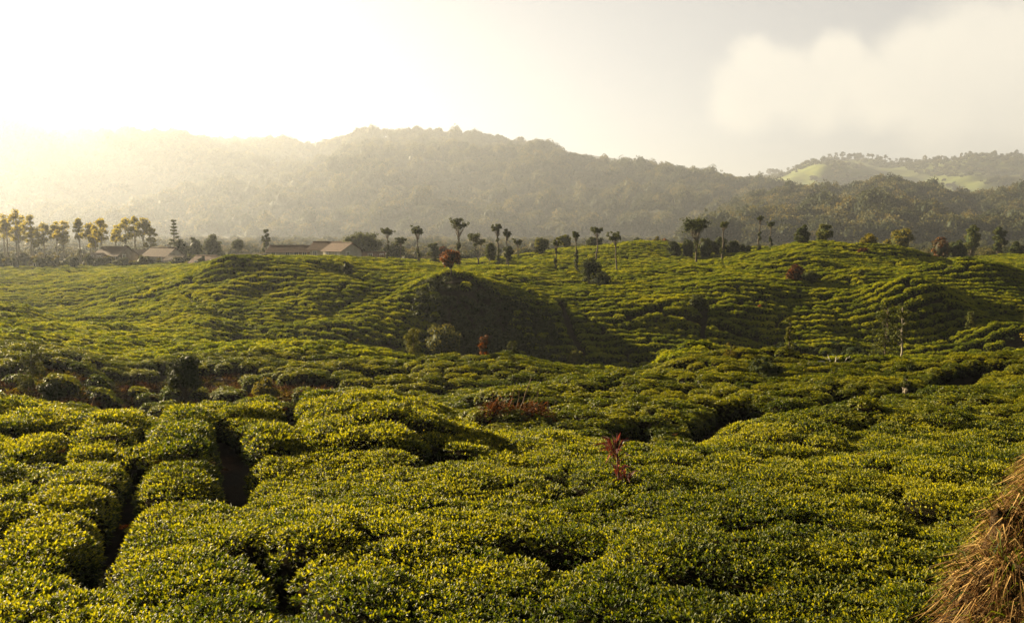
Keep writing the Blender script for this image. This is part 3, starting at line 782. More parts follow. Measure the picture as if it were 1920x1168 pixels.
def crown_mesh(name, seed, mat, nc=7, per=34, leaf=0.16, flat=0.75, core=True):
    """unit crown (radius about 1) of leaf clumps over a dark heart"""
    rng = np.random.default_rng(seed); g = Geo()
    cs = sphere_dirs(nc, rng); cs[:, 2] = np.abs(cs[:, 2])*0.9+0.05; cs = cs*rng.uniform(0.35, 0.7, (nc, 1)); cs[:, 2] *= flat
    cs = np.concatenate([cs, [[0, 0, 0.35*flat]]]); rad = rng.uniform(0.34, 0.55, len(cs))
    for c, r in zip(cs, rad):
        d = sphere_dirs(per, rng); d[:, 2] = np.abs(d[:, 2])*1.0 - 0.25; d = norm(d)
        p = c + d*r*rng.uniform(0.85, 1.08, (per, 1))*np.array([1, 1, flat])
        dd = norm(d*0.6 + rng.normal(size=(per, 3))*0.6)
        leaves(g, p - dd*leaf*0.5, dd, leaf*rng.uniform(0.7, 1.4, per), leaf*0.9, np.clip(0.45+0.25*rng.random()-0.12 + rng.normal(size=per)*0.12, 0, 1), False, 0, 0.1, 0.0, rng)
        if core: blob(g, c, (r*0.72, r*0.72, r*0.72*flat), 0.12, 0, 1, 0.1, rng)
    return g.mesh(name, [mat])
def build_forest():
    rng = np.random.default_rng(21)
    kinds = [crown_mesh('forest_crown', 500+i, M_FOREST, 9, 80, 0.13, (0.8, 1.0, 1.25)[i % 3]) for i in range(9)]
    coll = proto_collection('forest_kind', kinds)
    def run(sampler, n, r0, r1, name, label, smin=0.0, smax=1.12, lift=0.5):
        P, s = sampler(n, rng, smin, smax)
        inv = np.abs(P[:, 0]) < 0.78*P[:, 1]+30
        P = P[inv]; m = len(P)
        r = (r0 + (r1-r0)*rng.random(m)**1.7)*HS
        P[:, 2] += r*lift*rng.uniform(0.4, 1.1, m)
        rot = np.stack([rng.normal(size=m)*0.1, rng.normal(size=m)*0.1, rng.random(m)*6.28], 1)
        scl = np.stack([r, r, r*rng.uniform(0.85, 1.35, m)], 1)
        scatter(name, P, rot, scl, rng.integers(0, 9, m), coll, label, [M_FOREST])
    run(s1, 13000, 5.5, 12.5, 'hill_forest', 'unbroken forest canopy clothing the long hazy hill')
    run(s2, 4200, 3.4, 8.5, 'near_forest', 'darker forest canopy clothing the nearer hill on the right')
    # scrub in the folds of the far tea hill
    P, s = s3(6000, rng, 0.1, 1.0)
    k = (fbm(P[:, 0]/190/HS, P[:, 1]/190/HS, 3) > 0.08) | ((P[:, 0]/P[:, 1] > 0.52) & (rng.random(len(P)) < 0.2))
    P = P[k]; m = len(P); r = rng.uniform(3, 7, m)*HS; P[:, 2] += r*0.4
    scatter('hill_scrub', P, np.stack([np.zeros(m), np.zeros(m), rng.random(m)*6.28], 1), np.stack([r, r, r], 1), rng.integers(0, 9, m), coll, 'dark scrub in the folds of the distant tea hill', [M_FOREST])
    # valley floor thickets between the tea and the forest foot
    n = 5200; Y = rng.uniform(265, 640*HS, n); a = rng.uniform(-0.78, 0.78, n); X = a*Y
    px = 960+a*FPX
    keep = (rng.random(n) < 0.75) & ~((Y < 330) & (px < 700) & (px > 200))
    X, Y = X[keep], Y[keep]; m = len(X); r = rng.uniform(1.4, 3.6, m)*np.interp(Y, [265, 1000], [1, 2.2])
    k = sstep(280, 520, Y); z = ground_z(X, np.minimum(Y, 515))*(1-k) - 12*k
    P = np.stack([X, Y, z+r*0.35], 1)
    scatter('valley_thicket', P, np.stack([np.zeros(m), np.zeros(m), rng.random(m)*6.28], 1), np.stack([r, r, r], 1), rng.integers(0, 9, m), coll, 'thickets on the valley floor at the foot of the forest', [M_FOREST])
build_forest()

# ------------------------------------------------------------------ haze
def build_haze():
    m = new_mat('haze'); nt = m.node_tree; o = nt.nodes.new('ShaderNodeOutputMaterial'); v = nt.nodes.new('ShaderNodeVolumePrincipled')
    v.inputs['Color'].default_value = HAZE_COL; v.inputs['Density'].default_value = HAZE_DENS; v.inputs['Anisotropy'].default_value = HAZE_G
    nt.links.new(v.outputs[0], o.inputs['Volume'])
    g = Geo(); x0, x1, y0, y1, z0, z1 = -4200.0, 4200.0, -60.0, 9300.0, -60.0, HAZE_TOP
    x0, x1 = -11200.0, 11200.0
    box(g, ((x0+x1)/2, (y0+y1)/2, (z0+z1)/2), (x1-x0, y1-y0, z1-z0))
    me = g.mesh('haze', [m]); link('haze', me, kind='stuff', label='warm morning haze filling the valley')
HAZE_COL = (0.40, 0.432, 0.50, 1); HAZE_DENS = 0.00017; HAZE_G = 0.50; HAZE_TOP = 480.0
build_haze()

# ------------------------------------------------------------------ trees and shrubs
def limb_path(p0, p1, n=6, wob=0.05, rng=RNG):
    p0 = np.asarray(p0, float); p1 = np.asarray(p1, float); L = np.linalg.norm(p1-p0)
    t = np.linspace(0, 1, n)[:, None]
    w = rng.normal(size=(n, 3))*wob*L*np.sin(np.pi*t)
    return p0 + (p1-p0)*t + w
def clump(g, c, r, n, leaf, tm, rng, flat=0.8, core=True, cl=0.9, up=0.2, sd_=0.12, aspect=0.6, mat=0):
    """one leafy mass: leaf plates roughly facing outward round a dark heart"""
    d = sphere_dirs(n, rng); d[:, 2] += up; d = norm(d)
    p = np.asarray(c) + d*np.asarray([r, r, r*flat])*rng.uniform(0.72, 1.12, (n, 1))
    nn = norm(d + rng.normal(size=(n, 3))*0.45)
    dd = norm(np.cross(nn, rng.normal(size=(n, 3))) - np.array([0, 0, 0.25]))
    L = leaf*rng.uniform(0.7, 1.35, n)
    leaves(g, p-dd*L[:, None]*0.5, dd, L, L*aspect, np.clip(tm + rng.normal(size=n)*sd_, 0, 1), False, mat, 0.12, 0.1, rng, nrm=nn)
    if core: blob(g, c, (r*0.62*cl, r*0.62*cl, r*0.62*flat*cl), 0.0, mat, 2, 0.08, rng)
def make_tree(name, label, cat, loc, h, w, style, leafmat, seed, Y, group=None, lean=0.0, bark=None, tm=0.45, crown0=None, ivy=False, nclump=None):
    """h total height, w crown width; style picks the habit.  > trunk, crown, (ivy)"""
    rng = np.random.default_rng(seed); bark = bark or M_BARK
    if style == 'lopped': lean += rng.normal()*0.035
    root = empty(name, loc, label, cat, group)
    leaf = max(0.10, Y*0.0021)
    T = Geo(); C = Geo(); I = Geo()
    R = w/2.0
    top = np.array([lean*h, 0, h])
    def tr(z): return np.array([lean*h*(z/h)**1.2, 0, z])
    r0 = max(0.06, h*0.021)
    if style == 'eucalypt':
        c0 = crown0 or 0.55
        tube(T, limb_path((0,0,-0.4), tr(h*0.9), 9, 0.008, rng), np.linspace(r0, r0*0.25, 9), 6)
        for i in range(nclump or 16):
            z = rng.uniform(c0, 0.97); an = rng.random()*6.28
            k = (z-c0)/(1-c0); rr = R*rng.uniform(0.25, 0.85)*(1.0-0.65*max(0, k-0.45)/0.55)
            c = tr(h*z) + np.array([math.cos(an)*rr, math.sin(an)*rr, 0])
            tube(T, limb_path(tr(h*(z-0.10)), c, 4, 0.05, rng), np.linspace(r0*0.3, r0*0.08, 4), 4)
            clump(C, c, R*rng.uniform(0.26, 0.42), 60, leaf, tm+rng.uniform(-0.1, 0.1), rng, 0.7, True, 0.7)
        clump(C, tr(h*0.97), R*0.35, 60, leaf, tm+0.1, rng, 0.8, True, 0.7)
    elif style == 'lopped':      # slim bole, tufted crown of upturned boughs
        c0 = crown0 or 0.72
        tube(T, limb_path((0,0,-0.4), tr(h*0.86), 9, 0.012, rng), np.linspace(r0*1.1, r0*0.5, 9), 6)
        cz = h*(c0+1)/2; ry = h*(1-c0)/2
        for i in range(nclump or 13):
            d = sphere_dirs(1, rng)[0]; d[2] = abs(d[2])*1.1-0.35; d = d/np.linalg.norm(d)
            c = tr(cz) + d*np.array([R*0.72, R*0.72, ry*0.80])*rng.uniform(0.5, 1.0)
            tube(T, limb_path(tr(h*(c0-0.04)), c, 4, 0.06, rng), np.linspace(r0*0.4, r0*0.12, 4), 4)
            clump(C, c, R*rng.uniform(0.25, 0.40), 46, leaf, tm+rng.uniform(-0.12, 0.12), rng, 0.75, True, 0.75)
        for i in range(5):
            an = rng.random()*6.28; c = tr(cz+ry*0.3) + np.array([math.cos(an)*R*0.95, math.sin(an)*R*0.95, rng.uniform(-0.3, 0.5)*ry])
            clump(C, c, R*0.18, 16, leaf, tm, rng, 0.7, False)
    elif style == 'forked':
        c0 = crown0 or 0.62
        for sx in (-1, 1):
            m = np.array([sx*R*0.3, rng.normal()*0.2, h*c0])
            pts = np.concatenate([limb_path((0,0,-0.4), (0.03*sx*R, 0, h*0.22), 4, 0.01, rng), limb_path((0.1*sx*R, 0, h*0.30), m, 4, 0.03, rng)])
            tube(T, pts, np.linspace(r0*0.9, r0*0.4, 8), 6)
        for i in range(nclump or 15):
            an = rng.random()*6.28; rr = R*math.sqrt(rng.random())*0.8
            c = np.array([math.cos(an)*rr, math.sin(an)*rr, h*rng.uniform(c0, 0.93)])
            tube(T, limb_path((np.sign(c[0])*R*0.3, 0, h*c0*0.95), c, 4, 0.05, rng), np.linspace(r0*0.3, r0*0.1, 4), 4)
            clump(C, c, R*rng.uniform(0.24, 0.36), 46, leaf, tm+rng.uniform(-0.12, 0.12), rng, 0.7, True, 0.75)
    elif style in ('round', 'bushy', 'shrub'):
        c0 = crown0 if crown0 is not None else {'round': 0.30, 'bushy': 0.08, 'shrub': 0.0}[style]
        tube(T, limb_path((0,0,-0.4), tr(h*0.75), 6, 0.02, rng), np.linspace(r0*1.4, r0*0.5, 6), 6)
        cz = h*(c0+1)/2; ry = h*(1-c0)/2
        nC = nclump or 26
        for i in range(nC):
            d = sphere_dirs(1, rng)[0]
            q = rng.uniform(0.55, 0.92)
            c = np.array([0, 0, cz]) + d*np.array([R*0.88, R*0.88, ry*0.86])*q
            tube(T, limb_path((0, 0, h*c0*0.9), c, 4, 0.05, rng), np.linspace(r0*0.4, r0*0.1, 4), 4)
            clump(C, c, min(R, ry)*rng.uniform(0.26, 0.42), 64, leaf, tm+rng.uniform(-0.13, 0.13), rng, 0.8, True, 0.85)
        blob(C, (0, 0, cz), (R*0.55, R*0.55, ry*0.6), 0.0, 0, 3, 0.03, rng)
    elif style == 'conifer':
        tube(T, limb_path((0,0,-0.4), tr(h), 8, 0.008, rng), np.linspace(r0, r0*0.15, 8), 6)
        for i in range(11):
            z = 0.28 + 0.70*i/10; rr = R*(1.15-z)*rng.uniform(0.7, 1.2)
            for j in range(4):
                an = rng.random()*6.28; c = tr(h*z) + np.array([math.cos(an)*rr, math.sin(an)*rr, h*0.02])
                tube(T, limb_path(tr(h*(z-0.03)), c, 3, 0.03, rng), np.linspace(r0*0.25, r0*0.08, 3), 4)
                clump(C, c, max(R*0.22, leaf*0.8), 18, leaf, tm, rng, 0.45, False)
                clump(C, tr(h*z)*0.4+c*0.6, max(R*0.2, leaf*0.8), 14, leaf, tm, rng, 0.45, False)
    elif style == 'sparse':      # open crown, leaf by leaf
        tube(T, limb_path((0,0,-0.4), tr(h*0.97), 9, 0.012, rng), np.linspace(r0*0.9, r0*0.2, 9), 6)
        c0 = crown0 or 0.30
        for i in range(nclump or 26):
            z = rng.uniform(c0, 0.96); an = rng.random()*6.28; rr = R*rng.uniform(0.3, 1.0)*(1.1-0.5*z)
            c = tr(h*min(1, z+0.05)) + np.array([math.cos(an)*rr, math.sin(an)*rr, 0])
            tube(T, limb_path(tr(h*(z-0.03)), c, 4, 0.05, rng), np.linspace(r0*0.28, r0*0.06, 4), 4)
            clump(C, c, R*0.27, 60, leaf, tm+rng.uniform(-0.15, 0.15), rng, 0.9, False, sd_=0.2)
    if ivy:
        for i in range(int(10)):
            z = rng.uniform(0.02, 0.62); an = rng.random()*6.28
            c = tr(h*z) + np.array([math.cos(an), math.sin(an), 0])*r0*1.2
            clump(I, c, h*0.035*rng.uniform(0.8, 1.4)*(1.25-z), 34, leaf*0.9, 0.40, rng, 1.5, True, 0.8)
    link('trunk', T.mesh('trunk', [bark]), root)
    link('crown', C.mesh('crown', [leafmat]), root)
    if ivy: link('ivy', I.mesh('ivy', [M_DARKLEAF]), root)
    return root
_seed = [1000]
def plant(px, base, top, wpx, style, mat, label, name='tree', cat='tree', Y=None, **kw):
    """stand a tree so that foot, top and width agree with the photograph from where it really grows"""
    _seed[0] += 1
    if Y is None: x, Y = hit(px, base)
    else: x = ray(px, base)[0]*Y
    z = gz(x, Y) + 0.1
    if Y > 262:
        k = float(sstep(280, 520, np.array(Y))); z = gz(x, min(Y, 515))*(1-k) - 12*k
    zt = ray(px, top)[1]*Y
    return make_tree(name, label, cat, (x, Y, z), max(zt-z, 0.5), wpx/FPX*Y, style, mat, _seed[0], Y, **kw)

def build_plateau_trees():
    P = plant
    P(726, 493, 427, 27, 'lopped', M_DARKLEAF, 'slim tree with a small flat tuft for a crown, right of the white gable house', crown0=0.72, ivy=True, Y=188)
    P(752, 495, 442, 22, 'lopped', M_DARKLEAF, 'short thin-crowned tree second to the right of the white gable house', crown0=0.62, Y=190)
    P(785, 497, 421, 27, 'lopped', M_DARKLEAF, 'ivy-wrapped tree with a narrow ragged crown between the house and the red-topped tree', crown0=0.66, ivy=True)
    P(859, 492, 404, 37, 'lopped', M_DARKLEAF, 'tallest lopped tree, standing right behind the red-topped round tree', crown0=0.63, ivy=True, Y=178, lean=0.02)
    P(897, 499, 436, 36, 'forked', M_DARKLEAF, 'fork-trunked tree with an umbrella crown right of the red-topped round tree')
    P(920, 492, 450, 26, 'bushy', M_MIDLEAF, 'dense leafy tree behind the fork-trunked tree', Y=192)
    P(935, 499, 416, 20, 'lopped', M_DARKLEAF, 'tall slim tree with a small ragged crown beside the fork-trunked tree', crown0=0.70, ivy=True)
    P(951, 500, 429, 18, 'lopped', M_DARKLEAF, 'slim small-crowned tree next right of the tall slim ragged tree', crown0=0.70, Y=186)
    P(953, 500, 461, 22, 'round', M_DARKLEAF, 'small dark ball-crowned tree under the slim trees', crown0=0.42, ivy=False, Y=176)
    P(972, 487, 446, 17, 'lopped', M_MIDLEAF, 'pale little tree standing behind the plateau edge, right of the slim trees', crown0=0.55, Y=215)
    P(813, 484, 452, 24, 'round', M_MIDLEAF, 'light green round tree between two ivy-wrapped trees', crown0=0.2, Y=232)
    P(832, 482, 457, 24, 'bushy', M_RUST, 'rusty brown bush behind the red-topped round tree', 'bush', 'bush', Y=236)
    P(815, 493, 483, 20, 'shrub', M_DARKLEAF, 'low dark shrub left of the red-topped round tree', 'shrub', 'shrub', Y=186)
    P(845, 518, 466, 41, 'round', M_REDLEAF, 'round tree topped with red blossom on the brow of the dark slope', crown0=0.36, tm=0.52)
    P(651, 524, 484, 22, 'bushy', M_DARKLEAF, 'dark upright shrub on the slope in front of the white gable house', 'shrub', 'shrub')
    P(1015, 482, 444, 33, 'bushy', M_MIDLEAF, 'broad bushy tree at the left foot of the bright grassy rise', Y=212)
    P(1041, 505, 443, 17, 'lopped', M_MIDLEAF, 'thin tree with an oval crown at the left end of the bright strip', crown0=0.58, ivy=True)
    P(1059, 478, 439, 28, 'round', M_MIDLEAF, 'rounded tree half hidden behind the bright grassy rise, left of the dark tuft', crown0=0.2, Y=235)
    P(1081, 512, 434, 16, 'lopped', M_DARKLEAF, 'thin pole-like tree with a dark ball top and an ivy clump on its stem', crown0=0.80, ivy=True)
    P(1117, 498, 423, 26, 'lopped', M_DARKLEAF, 'thin tree with a dark flat tuft high above the big ivy-covered bush', crown0=0.72, Y=186)
    P(1115, 468, 443, 44, 'round', M_DARKLEAF, 'wide dark tree behind the crest of the grassy rise, left of the leaning tree', crown0=0.1, Y=238)
    P(1157, 511, 433, 29, 'lopped', M_DARKLEAF, 'leaning bare-stemmed tree with a tufted crown on the bright strip', crown0=0.70, lean=-0.07)
    P(1198, 460, 445, 31, 'shrub', M_DARKLEAF, 'low round bush on the very top of the grassy rise', 'bush', 'bush', Y=232)
    P(1231, 462, 441, 13, 'bushy', M_GOLDLEAF, 'small pale bush beside the orange bush on the rise', 'bush', 'bush', Y=250)
    P(1248, 458, 447, 16, 'shrub', M_REDLEAF, 'small orange-leaved bush at the edge of the dark thicket', 'bush', 'bush', Y=232)
    P(1306, 498, 402, 54, 'lopped', M_DARKLEAF, 'biggest tree of the plateau, broad crown over an ivy-wrapped trunk', crown0=0.52, ivy=True, nclump=30)
    P(1354, 492, 414, 20, 'lopped', M_DARKLEAF, 'ivy-stemmed tree with a small tuft in front of the dark thicket', crown0=0.78, ivy=True)
    P(1423, 476, 404, 11, 'lopped', M_DARKLEAF, 'very slender tall tree right of the dark thicket', crown0=0.82, ivy=True, Y=196)
    P(1445, 472, 416, 13, 'lopped', M_DARKLEAF, 'slender tree with a tiny tuft right beside the very slender tall one', crown0=0.80, ivy=True, Y=196)
    P(1504, 457, 419, 32, 'bushy', M_DARKLEAF, 'black-green pointed tree on top of the right hand knoll', Y=186)
    P(1545, 456, 417, 30, 'bushy', M_MIDLEAF, 'olive tree on the right hand knoll beside the black-green one', Y=205)
    P(1628, 468, 438, 32, 'bushy', M_GOLDLEAF, 'golden-topped tree on the right shoulder of the knoll', Y=184)
    P(1617, 478, 464, 22, 'shrub', M_RUST, 'small rusty shrub below the golden-topped tree', 'shrub', 'shrub')
    P(1686, 482, 424, 56, 'round', M_GOLDLEAF, 'large pale olive tree behind the right end of the knoll', crown0=0.15, Y=250)
    P(1763, 480, 442, 34, 'round', M_REDLEAF, 'bush with red leaves on its sunlit side at the far right field edge', 'bush', 'bush', crown0=0.05, Y=236, tm=0.40)
    P(1795, 480, 446, 36, 'round', M_DARKLEAF, 'dark bush joined to the right of the red-leaved one', 'bush', 'bush', crown0=0.05, Y=236)
    P(1820, 480, 414, 30, 'bushy', M_MIDLEAF, 'tall feathery olive tree beyond the red-leaved bush', Y=262)
    P(1872, 476, 420, 26, 'bushy', M_DARKLEAF, 'dark feathery tree at the far right field edge', Y=262)
    P(1905, 480, 452, 26, 'shrub', M_DARKLEAF, 'low shrub at the right edge of the photo by the field top', 'shrub', 'shrub', Y=236)
    P(1728, 486, 470, 9, 'shrub', M_GOLDLEAF, 'tiny pale sapling at the field edge left of the red-leaved bush', 'shrub', 'shrub', Y=200)
    P(680, 482, 427, 92, 'round', M_MIDLEAF, 'huge spreading tree right behind the white gable house', crown0=0.0, Y=262, nclump=40)
    P(742, 490, 452, 44, 'bushy', M_MIDLEAF, 'hazy bushy tree behind the two slim trees by the house', Y=258)
    P(500, 480, 432, 17, 'sparse', M_DARKLEAF, 'lone thin feathery tree left of the long brown-roofed house', Y=255)
    P(446, 482, 446, 22, 'round', M_DARKLEAF, 'small lollipop-shaped tree left of the long brown-roofed house', crown0=0.5, Y=262)
    P(398, 484, 436, 40, 'round', M_DARKLEAF, 'full round tree behind the orange-roofed huts', crown0=0.08, Y=264)
    P(366, 486, 442, 30, 'round', M_DARKLEAF, 'rounded tree left of the full round tree behind the huts', crown0=0.1, Y=268)
    P(328, 480, 414, 24, 'conifer', M_DARKLEAF, 'open tiered conifer rising over the brown roofs', Y=262)
    P(338, 484, 447, 32, 'bushy', M_DARKLEAF, 'bushy tree at the foot of the open tiered conifer', Y=256)
build_plateau_trees()

def build_thicket():
    """the long dark thicket behind the big plateau tree: neighbouring shrubs, each its own plant"""
    rng = np.random.default_rng(77)
    spec = [(1262,452,30,'left end of'),(1290,446,34,'left part of'),(1322,443,36,'behind the biggest plateau tree in'),(1350,444,36,'middle of'),(1378,450,34,'right part of'),(1400,460,26,'right end of')]
    for px, top, w, where in spec:
        plant(px, 478, top, w, 'shrub', M_DARKLEAF, 'dark evergreen shrub, %s the long thicket on the plateau' % where, 'shrub', 'shrub', Y=200, group='shrubs of the long dark thicket', nclump=22, tm=0.35)
build_thicket()

def build_grove():
    tops = [(-14,398),(10,403),(16,411),(34,394),(38,414),(61,405),(64,426),(85,419),(109,417),(121,416),(151,410),(172,421),(181,424),(192,410),(220,424),(238,411),(255,407),(271,410),(285,428),(-40,405)]
    for i, (px, top) in enumerate(tops):
        w = (30, 34, 26, 38)[i % 4]
        Y = 246 + (i*37 % 40)
        if px == 151: lab, grp = 'bare-trunked tree with a clear umbrella crown standing alone in the gap of the hazy grove', None
        elif px >= 238: lab, grp = 'tall bare-trunked tree in the close clump at the right end of the hazy grove', 'tall trees clumped at the right end of the grove'
        elif px > 160: lab, grp = 'tall bare-trunked tree of the hazy grove just left of its right end clump', 'tall trees left of the right end clump'
        else: lab, grp = 'tall bare-trunked tree with golden umbrella crown at the left end of the hazy grove', 'tall trees at the left end of the grove'
        plant(px, 497, top, w, 'eucalypt', M_GROVE, lab, Y=Y, group=grp, bark=M_PALEBARK, crown0=0.50+0.06*(i % 3), tm=0.5)
    # undergrowth at the foot of the grove and round the huts
    rng = np.random.default_rng(31)
    for i in range(30):
        px = -20 + i*16 + rng.uniform(-5, 5); w = rng.uniform(18, 34)
        top = rng.uniform(470, 486); 
        if px > 300: top += 6
        where = 'foot of the grove' if px < 180 else 'huts of the hazy village' if px < 330 else 'orange-roofed huts'
        plant(px, 500, top, w, 'shrub', (M_MIDLEAF, M_DARKLEAF, M_GOLDLEAF)[i % 3], 'leafy shrub in the hedge of undergrowth by the %s' % where, 'shrub', 'shrub', Y=rng.uniform(226, 240), group='undergrowth by the %s' % where, nclump=10)
build_grove()

def build_slope_plants():
    P = plant
    P(830, 680, 603, 70, 'round', M_MIDLEAF, 'dense round-headed tree lit on its left, in front of the dark slope', crown0=0.14, nclump=34, tm=0.74)
    P(906, 677, 628, 26, 'sparse', M_REDLEAF, 'small tree with red shoots right of the dense round-headed tree', crown0=0.25, nclump=18)
    P(350, 774, 658, 90, 'round', M_DARKLEAF, 'dark open-leaved small tree over red soil on the left', crown0=0.34, nclump=34, tm=0.35)
    P(500, 757, 706, 56, 'shrub', M_GOLDLEAF, 'rounded yellow-green bush behind the near tea carpet', 'bush', 'bush', nclump=30)
    P(62, 722, 650, 58, 'sparse', M_DARKLEAF, 'loose leafy sapling on the left among tea mounds', crown0=0.05, nclump=34, tm=0.5)
    P(97, 750, 706, 46, 'shrub', M_DARKLEAF, 'black shaded shrub below the loose leafy sapling', 'shrub', 'shrub', tm=0.2)
    P(1080, 697, 660, 36, 'sparse', M_MIDLEAF, 'pale small-leaved shrub at the brink of the dark gully', 'shrub', 'shrub', crown0=0.0, nclump=34, tm=0.7)
    P(1108, 538, 478, 40, 'bushy', M_DARKLEAF, 'ivy-covered stump-like bush casting a long shadow on the slope', 'bush', 'bush', nclump=30)
    P(1126, 540, 506, 44, 'shrub', M_DARKLEAF, 'lower shrub at the right foot of the ivy-covered bush', 'shrub', 'shrub')
    P(1435, 712, 668, 84, 'shrub', M_DARKLEAF, 'wide mound of dark shrubs left of the pale fallen tree', 'shrub', 'shrub', nclump=36, tm=0.4)
    P(1492, 532, 496, 36, 'shrub', M_RUST, 'knoll-top shrub with orange leaves on the right hand slope', 'shrub', 'shrub', tm=0.5)
    P(1516, 534, 504, 40, 'shrub', M_DARKLEAF, 'dark shrub joined to the orange-leaved one on the right hand slope', 'shrub', 'shrub')
    P(1660, 676, 574, 54, 'sparse', M_DARKLEAF, 'tall airy tree with sparse glinting leaves by the gully on the right', crown0=0.15, nclump=44, tm=0.5, Y=69)
    P(1688, 675, 572, 34, 'sparse', M_DARKLEAF, 'airy tree with a pale bare lower trunk, right of its twin by the gully', crown0=0.40, nclump=26, bark=M_PALEBARK, tm=0.55, Y=67.5)
    P(1480, 672, 598, 26, 'sparse', M_MIDLEAF, 'thin brownish young tree above the pale fallen tree', crown0=0.25, nclump=22)
    P(1698, 745, 700, 20, 'lopped', M_DARKLEAF, 'little pale-stemmed tree with a dark top beside the winding ditch', crown0=0.30, bark=M_PALEBARK)
    P(1708, 706, 677, 16, 'bushy', M_DARKLEAF, 'small dark sapling above the winding ditch', 'shrub', 'shrub')
    P(1820, 622, 586, 28, 'sparse', M_MIDLEAF, 'small feathery tree on the dark slope at the right', crown0=0.2, nclump=24)
    P(1612, 532, 506, 16, 'sparse', M_MIDLEAF, 'tiny pale tree on the right hand slope under the knoll', crown0=0.1, nclump=14)
    P(1424, 584, 569, 8, 'shrub', M_REDLEAF, 'tiny flame-red shrub in the rows of the right hand slope', 'shrub', 'shrub', nclump=8, tm=0.9)
    P(1308, 582, 552, 34, 'shrub', M_DARKLEAF, 'dark shrub at the top of the vertical path on the right hand slope', 'shrub', 'shrub')
    P(672, 650, 632, 10, 'bushy', M_GOLDLEAF, 'little yellow-green bush on the low crest left of centre', 'bush', 'bush', nclump=10)
    P(630, 556, 540, 14, 'shrub', M_MIDLEAF, 'pale bush in the rows below the dark upright shrub', 'bush', 'bush', nclump=10)
    P(1370, 672, 645, 26, 'sparse', M_GOLDLEAF, 'wispy yellow shrub on the sunlit crest of the right', 'shrub', 'shrub', crown0=0.0, nclump=20)
    P(1620, 890, 858, 42, 'sparse', M_DRY, 'dried yellow weed tuft among the near tea on the right', 'weed', 'weed', crown0=0.0, nclump=26, tm=0.4)
    P(1300, 676, 662, 36, 'shrub', M_GOLDLEAF, 'grassy tuft on the hump above the gully', 'shrub', 'shrub', nclump=14, tm=0.4)
    P(1560, 648, 636, 60, 'shrub', M_MIDLEAF, 'low spreading shrub above the pale fallen tree', 'shrub', 'shrub', nclump=20, tm=0.5)
    P(1600, 668, 645, 50, 'shrub', M_DARKLEAF, 'dark spreading shrub right above the pale fallen tree', 'shrub', 'shrub', nclump=20, tm=0.4)
    P(775, 672, 618, 40, 'sparse', M_MIDLEAF, 'glinting shrub just left of the dense round-headed tree', 'shrub', 'shrub', crown0=0.0, nclump=26, tm=0.55, Y=66)
    P(960, 672, 640, 30, 'sparse', M_DARKLEAF, 'dim sapling in the shade right of the red-shooted tree', 'shrub', 'shrub', crown0=0.0, nclump=20, tm=0.55, Y=66)
    P(1950, 700, 535, 86, 'sparse', M_GOLDLEAF, 'branch of bright yellow leaves entering at the right edge', 'tree', 'tree', crown0=0.45, nclump=26, tm=0.6, Y=46)
build_slope_plants()

# wild growth in the gully; dark leaves on the steep slope also paint its shade
def build_wild_growth():
    rng = np.random.default_rng(91)
    kinds = []
    for i in range(5):
        g = Geo()
        for k in range(6):
            c = rng.normal(size=3)*np.array([0.45, 0.45, 0.15]) + np.array([0, 0, 0.35])
            clump(g, c, rng.uniform(0.3, 0.5), 34, 0.17, 0.35+rng.uniform(-0.1, 0.15), rng, 0.8, True, 0.9)
        kinds.append(g.mesh('wild_kind', [M_DARKLEAF]))
    coll = proto_collection('wild_kind', kinds)
    pts = []
    for _ in range(1100):
        if rng.random() < 0.45:
            px, Y = rng.uniform(790, 1045), rng.uniform(92, 116)
        elif rng.random() < 0.6: px, Y = rng.uniform(1000, 1310), rng.uniform(72, 103)
        elif rng.random() < 0.6: px, Y = rng.uniform(1470, 1665), rng.uniform(72, 106)
        else: px, Y = rng.uniform(1840, 2000), rng.uniform(78, 106)
        pts.append((wx(px, Y), Y))
    P = np.array(pts); z = ground_z(P[:, 0], P[:, 1]); n = len(P); s = rng.uniform(0.6, 1.7, n)
    scatter('wild_growth', np.stack([P[:, 0], P[:, 1], z+0.2], 1), np.stack([np.zeros(n), np.zeros(n), rng.random(n)*6.28], 1), np.stack([s, s, s*rng.uniform(0.8, 1.3, n)], 1), rng.integers(0, 5, n), coll, 'tangled wild growth in the shaded gully and on the slope, dark leaves there partly painting its shade', [M_DARKLEAF])
build_wild_growth()
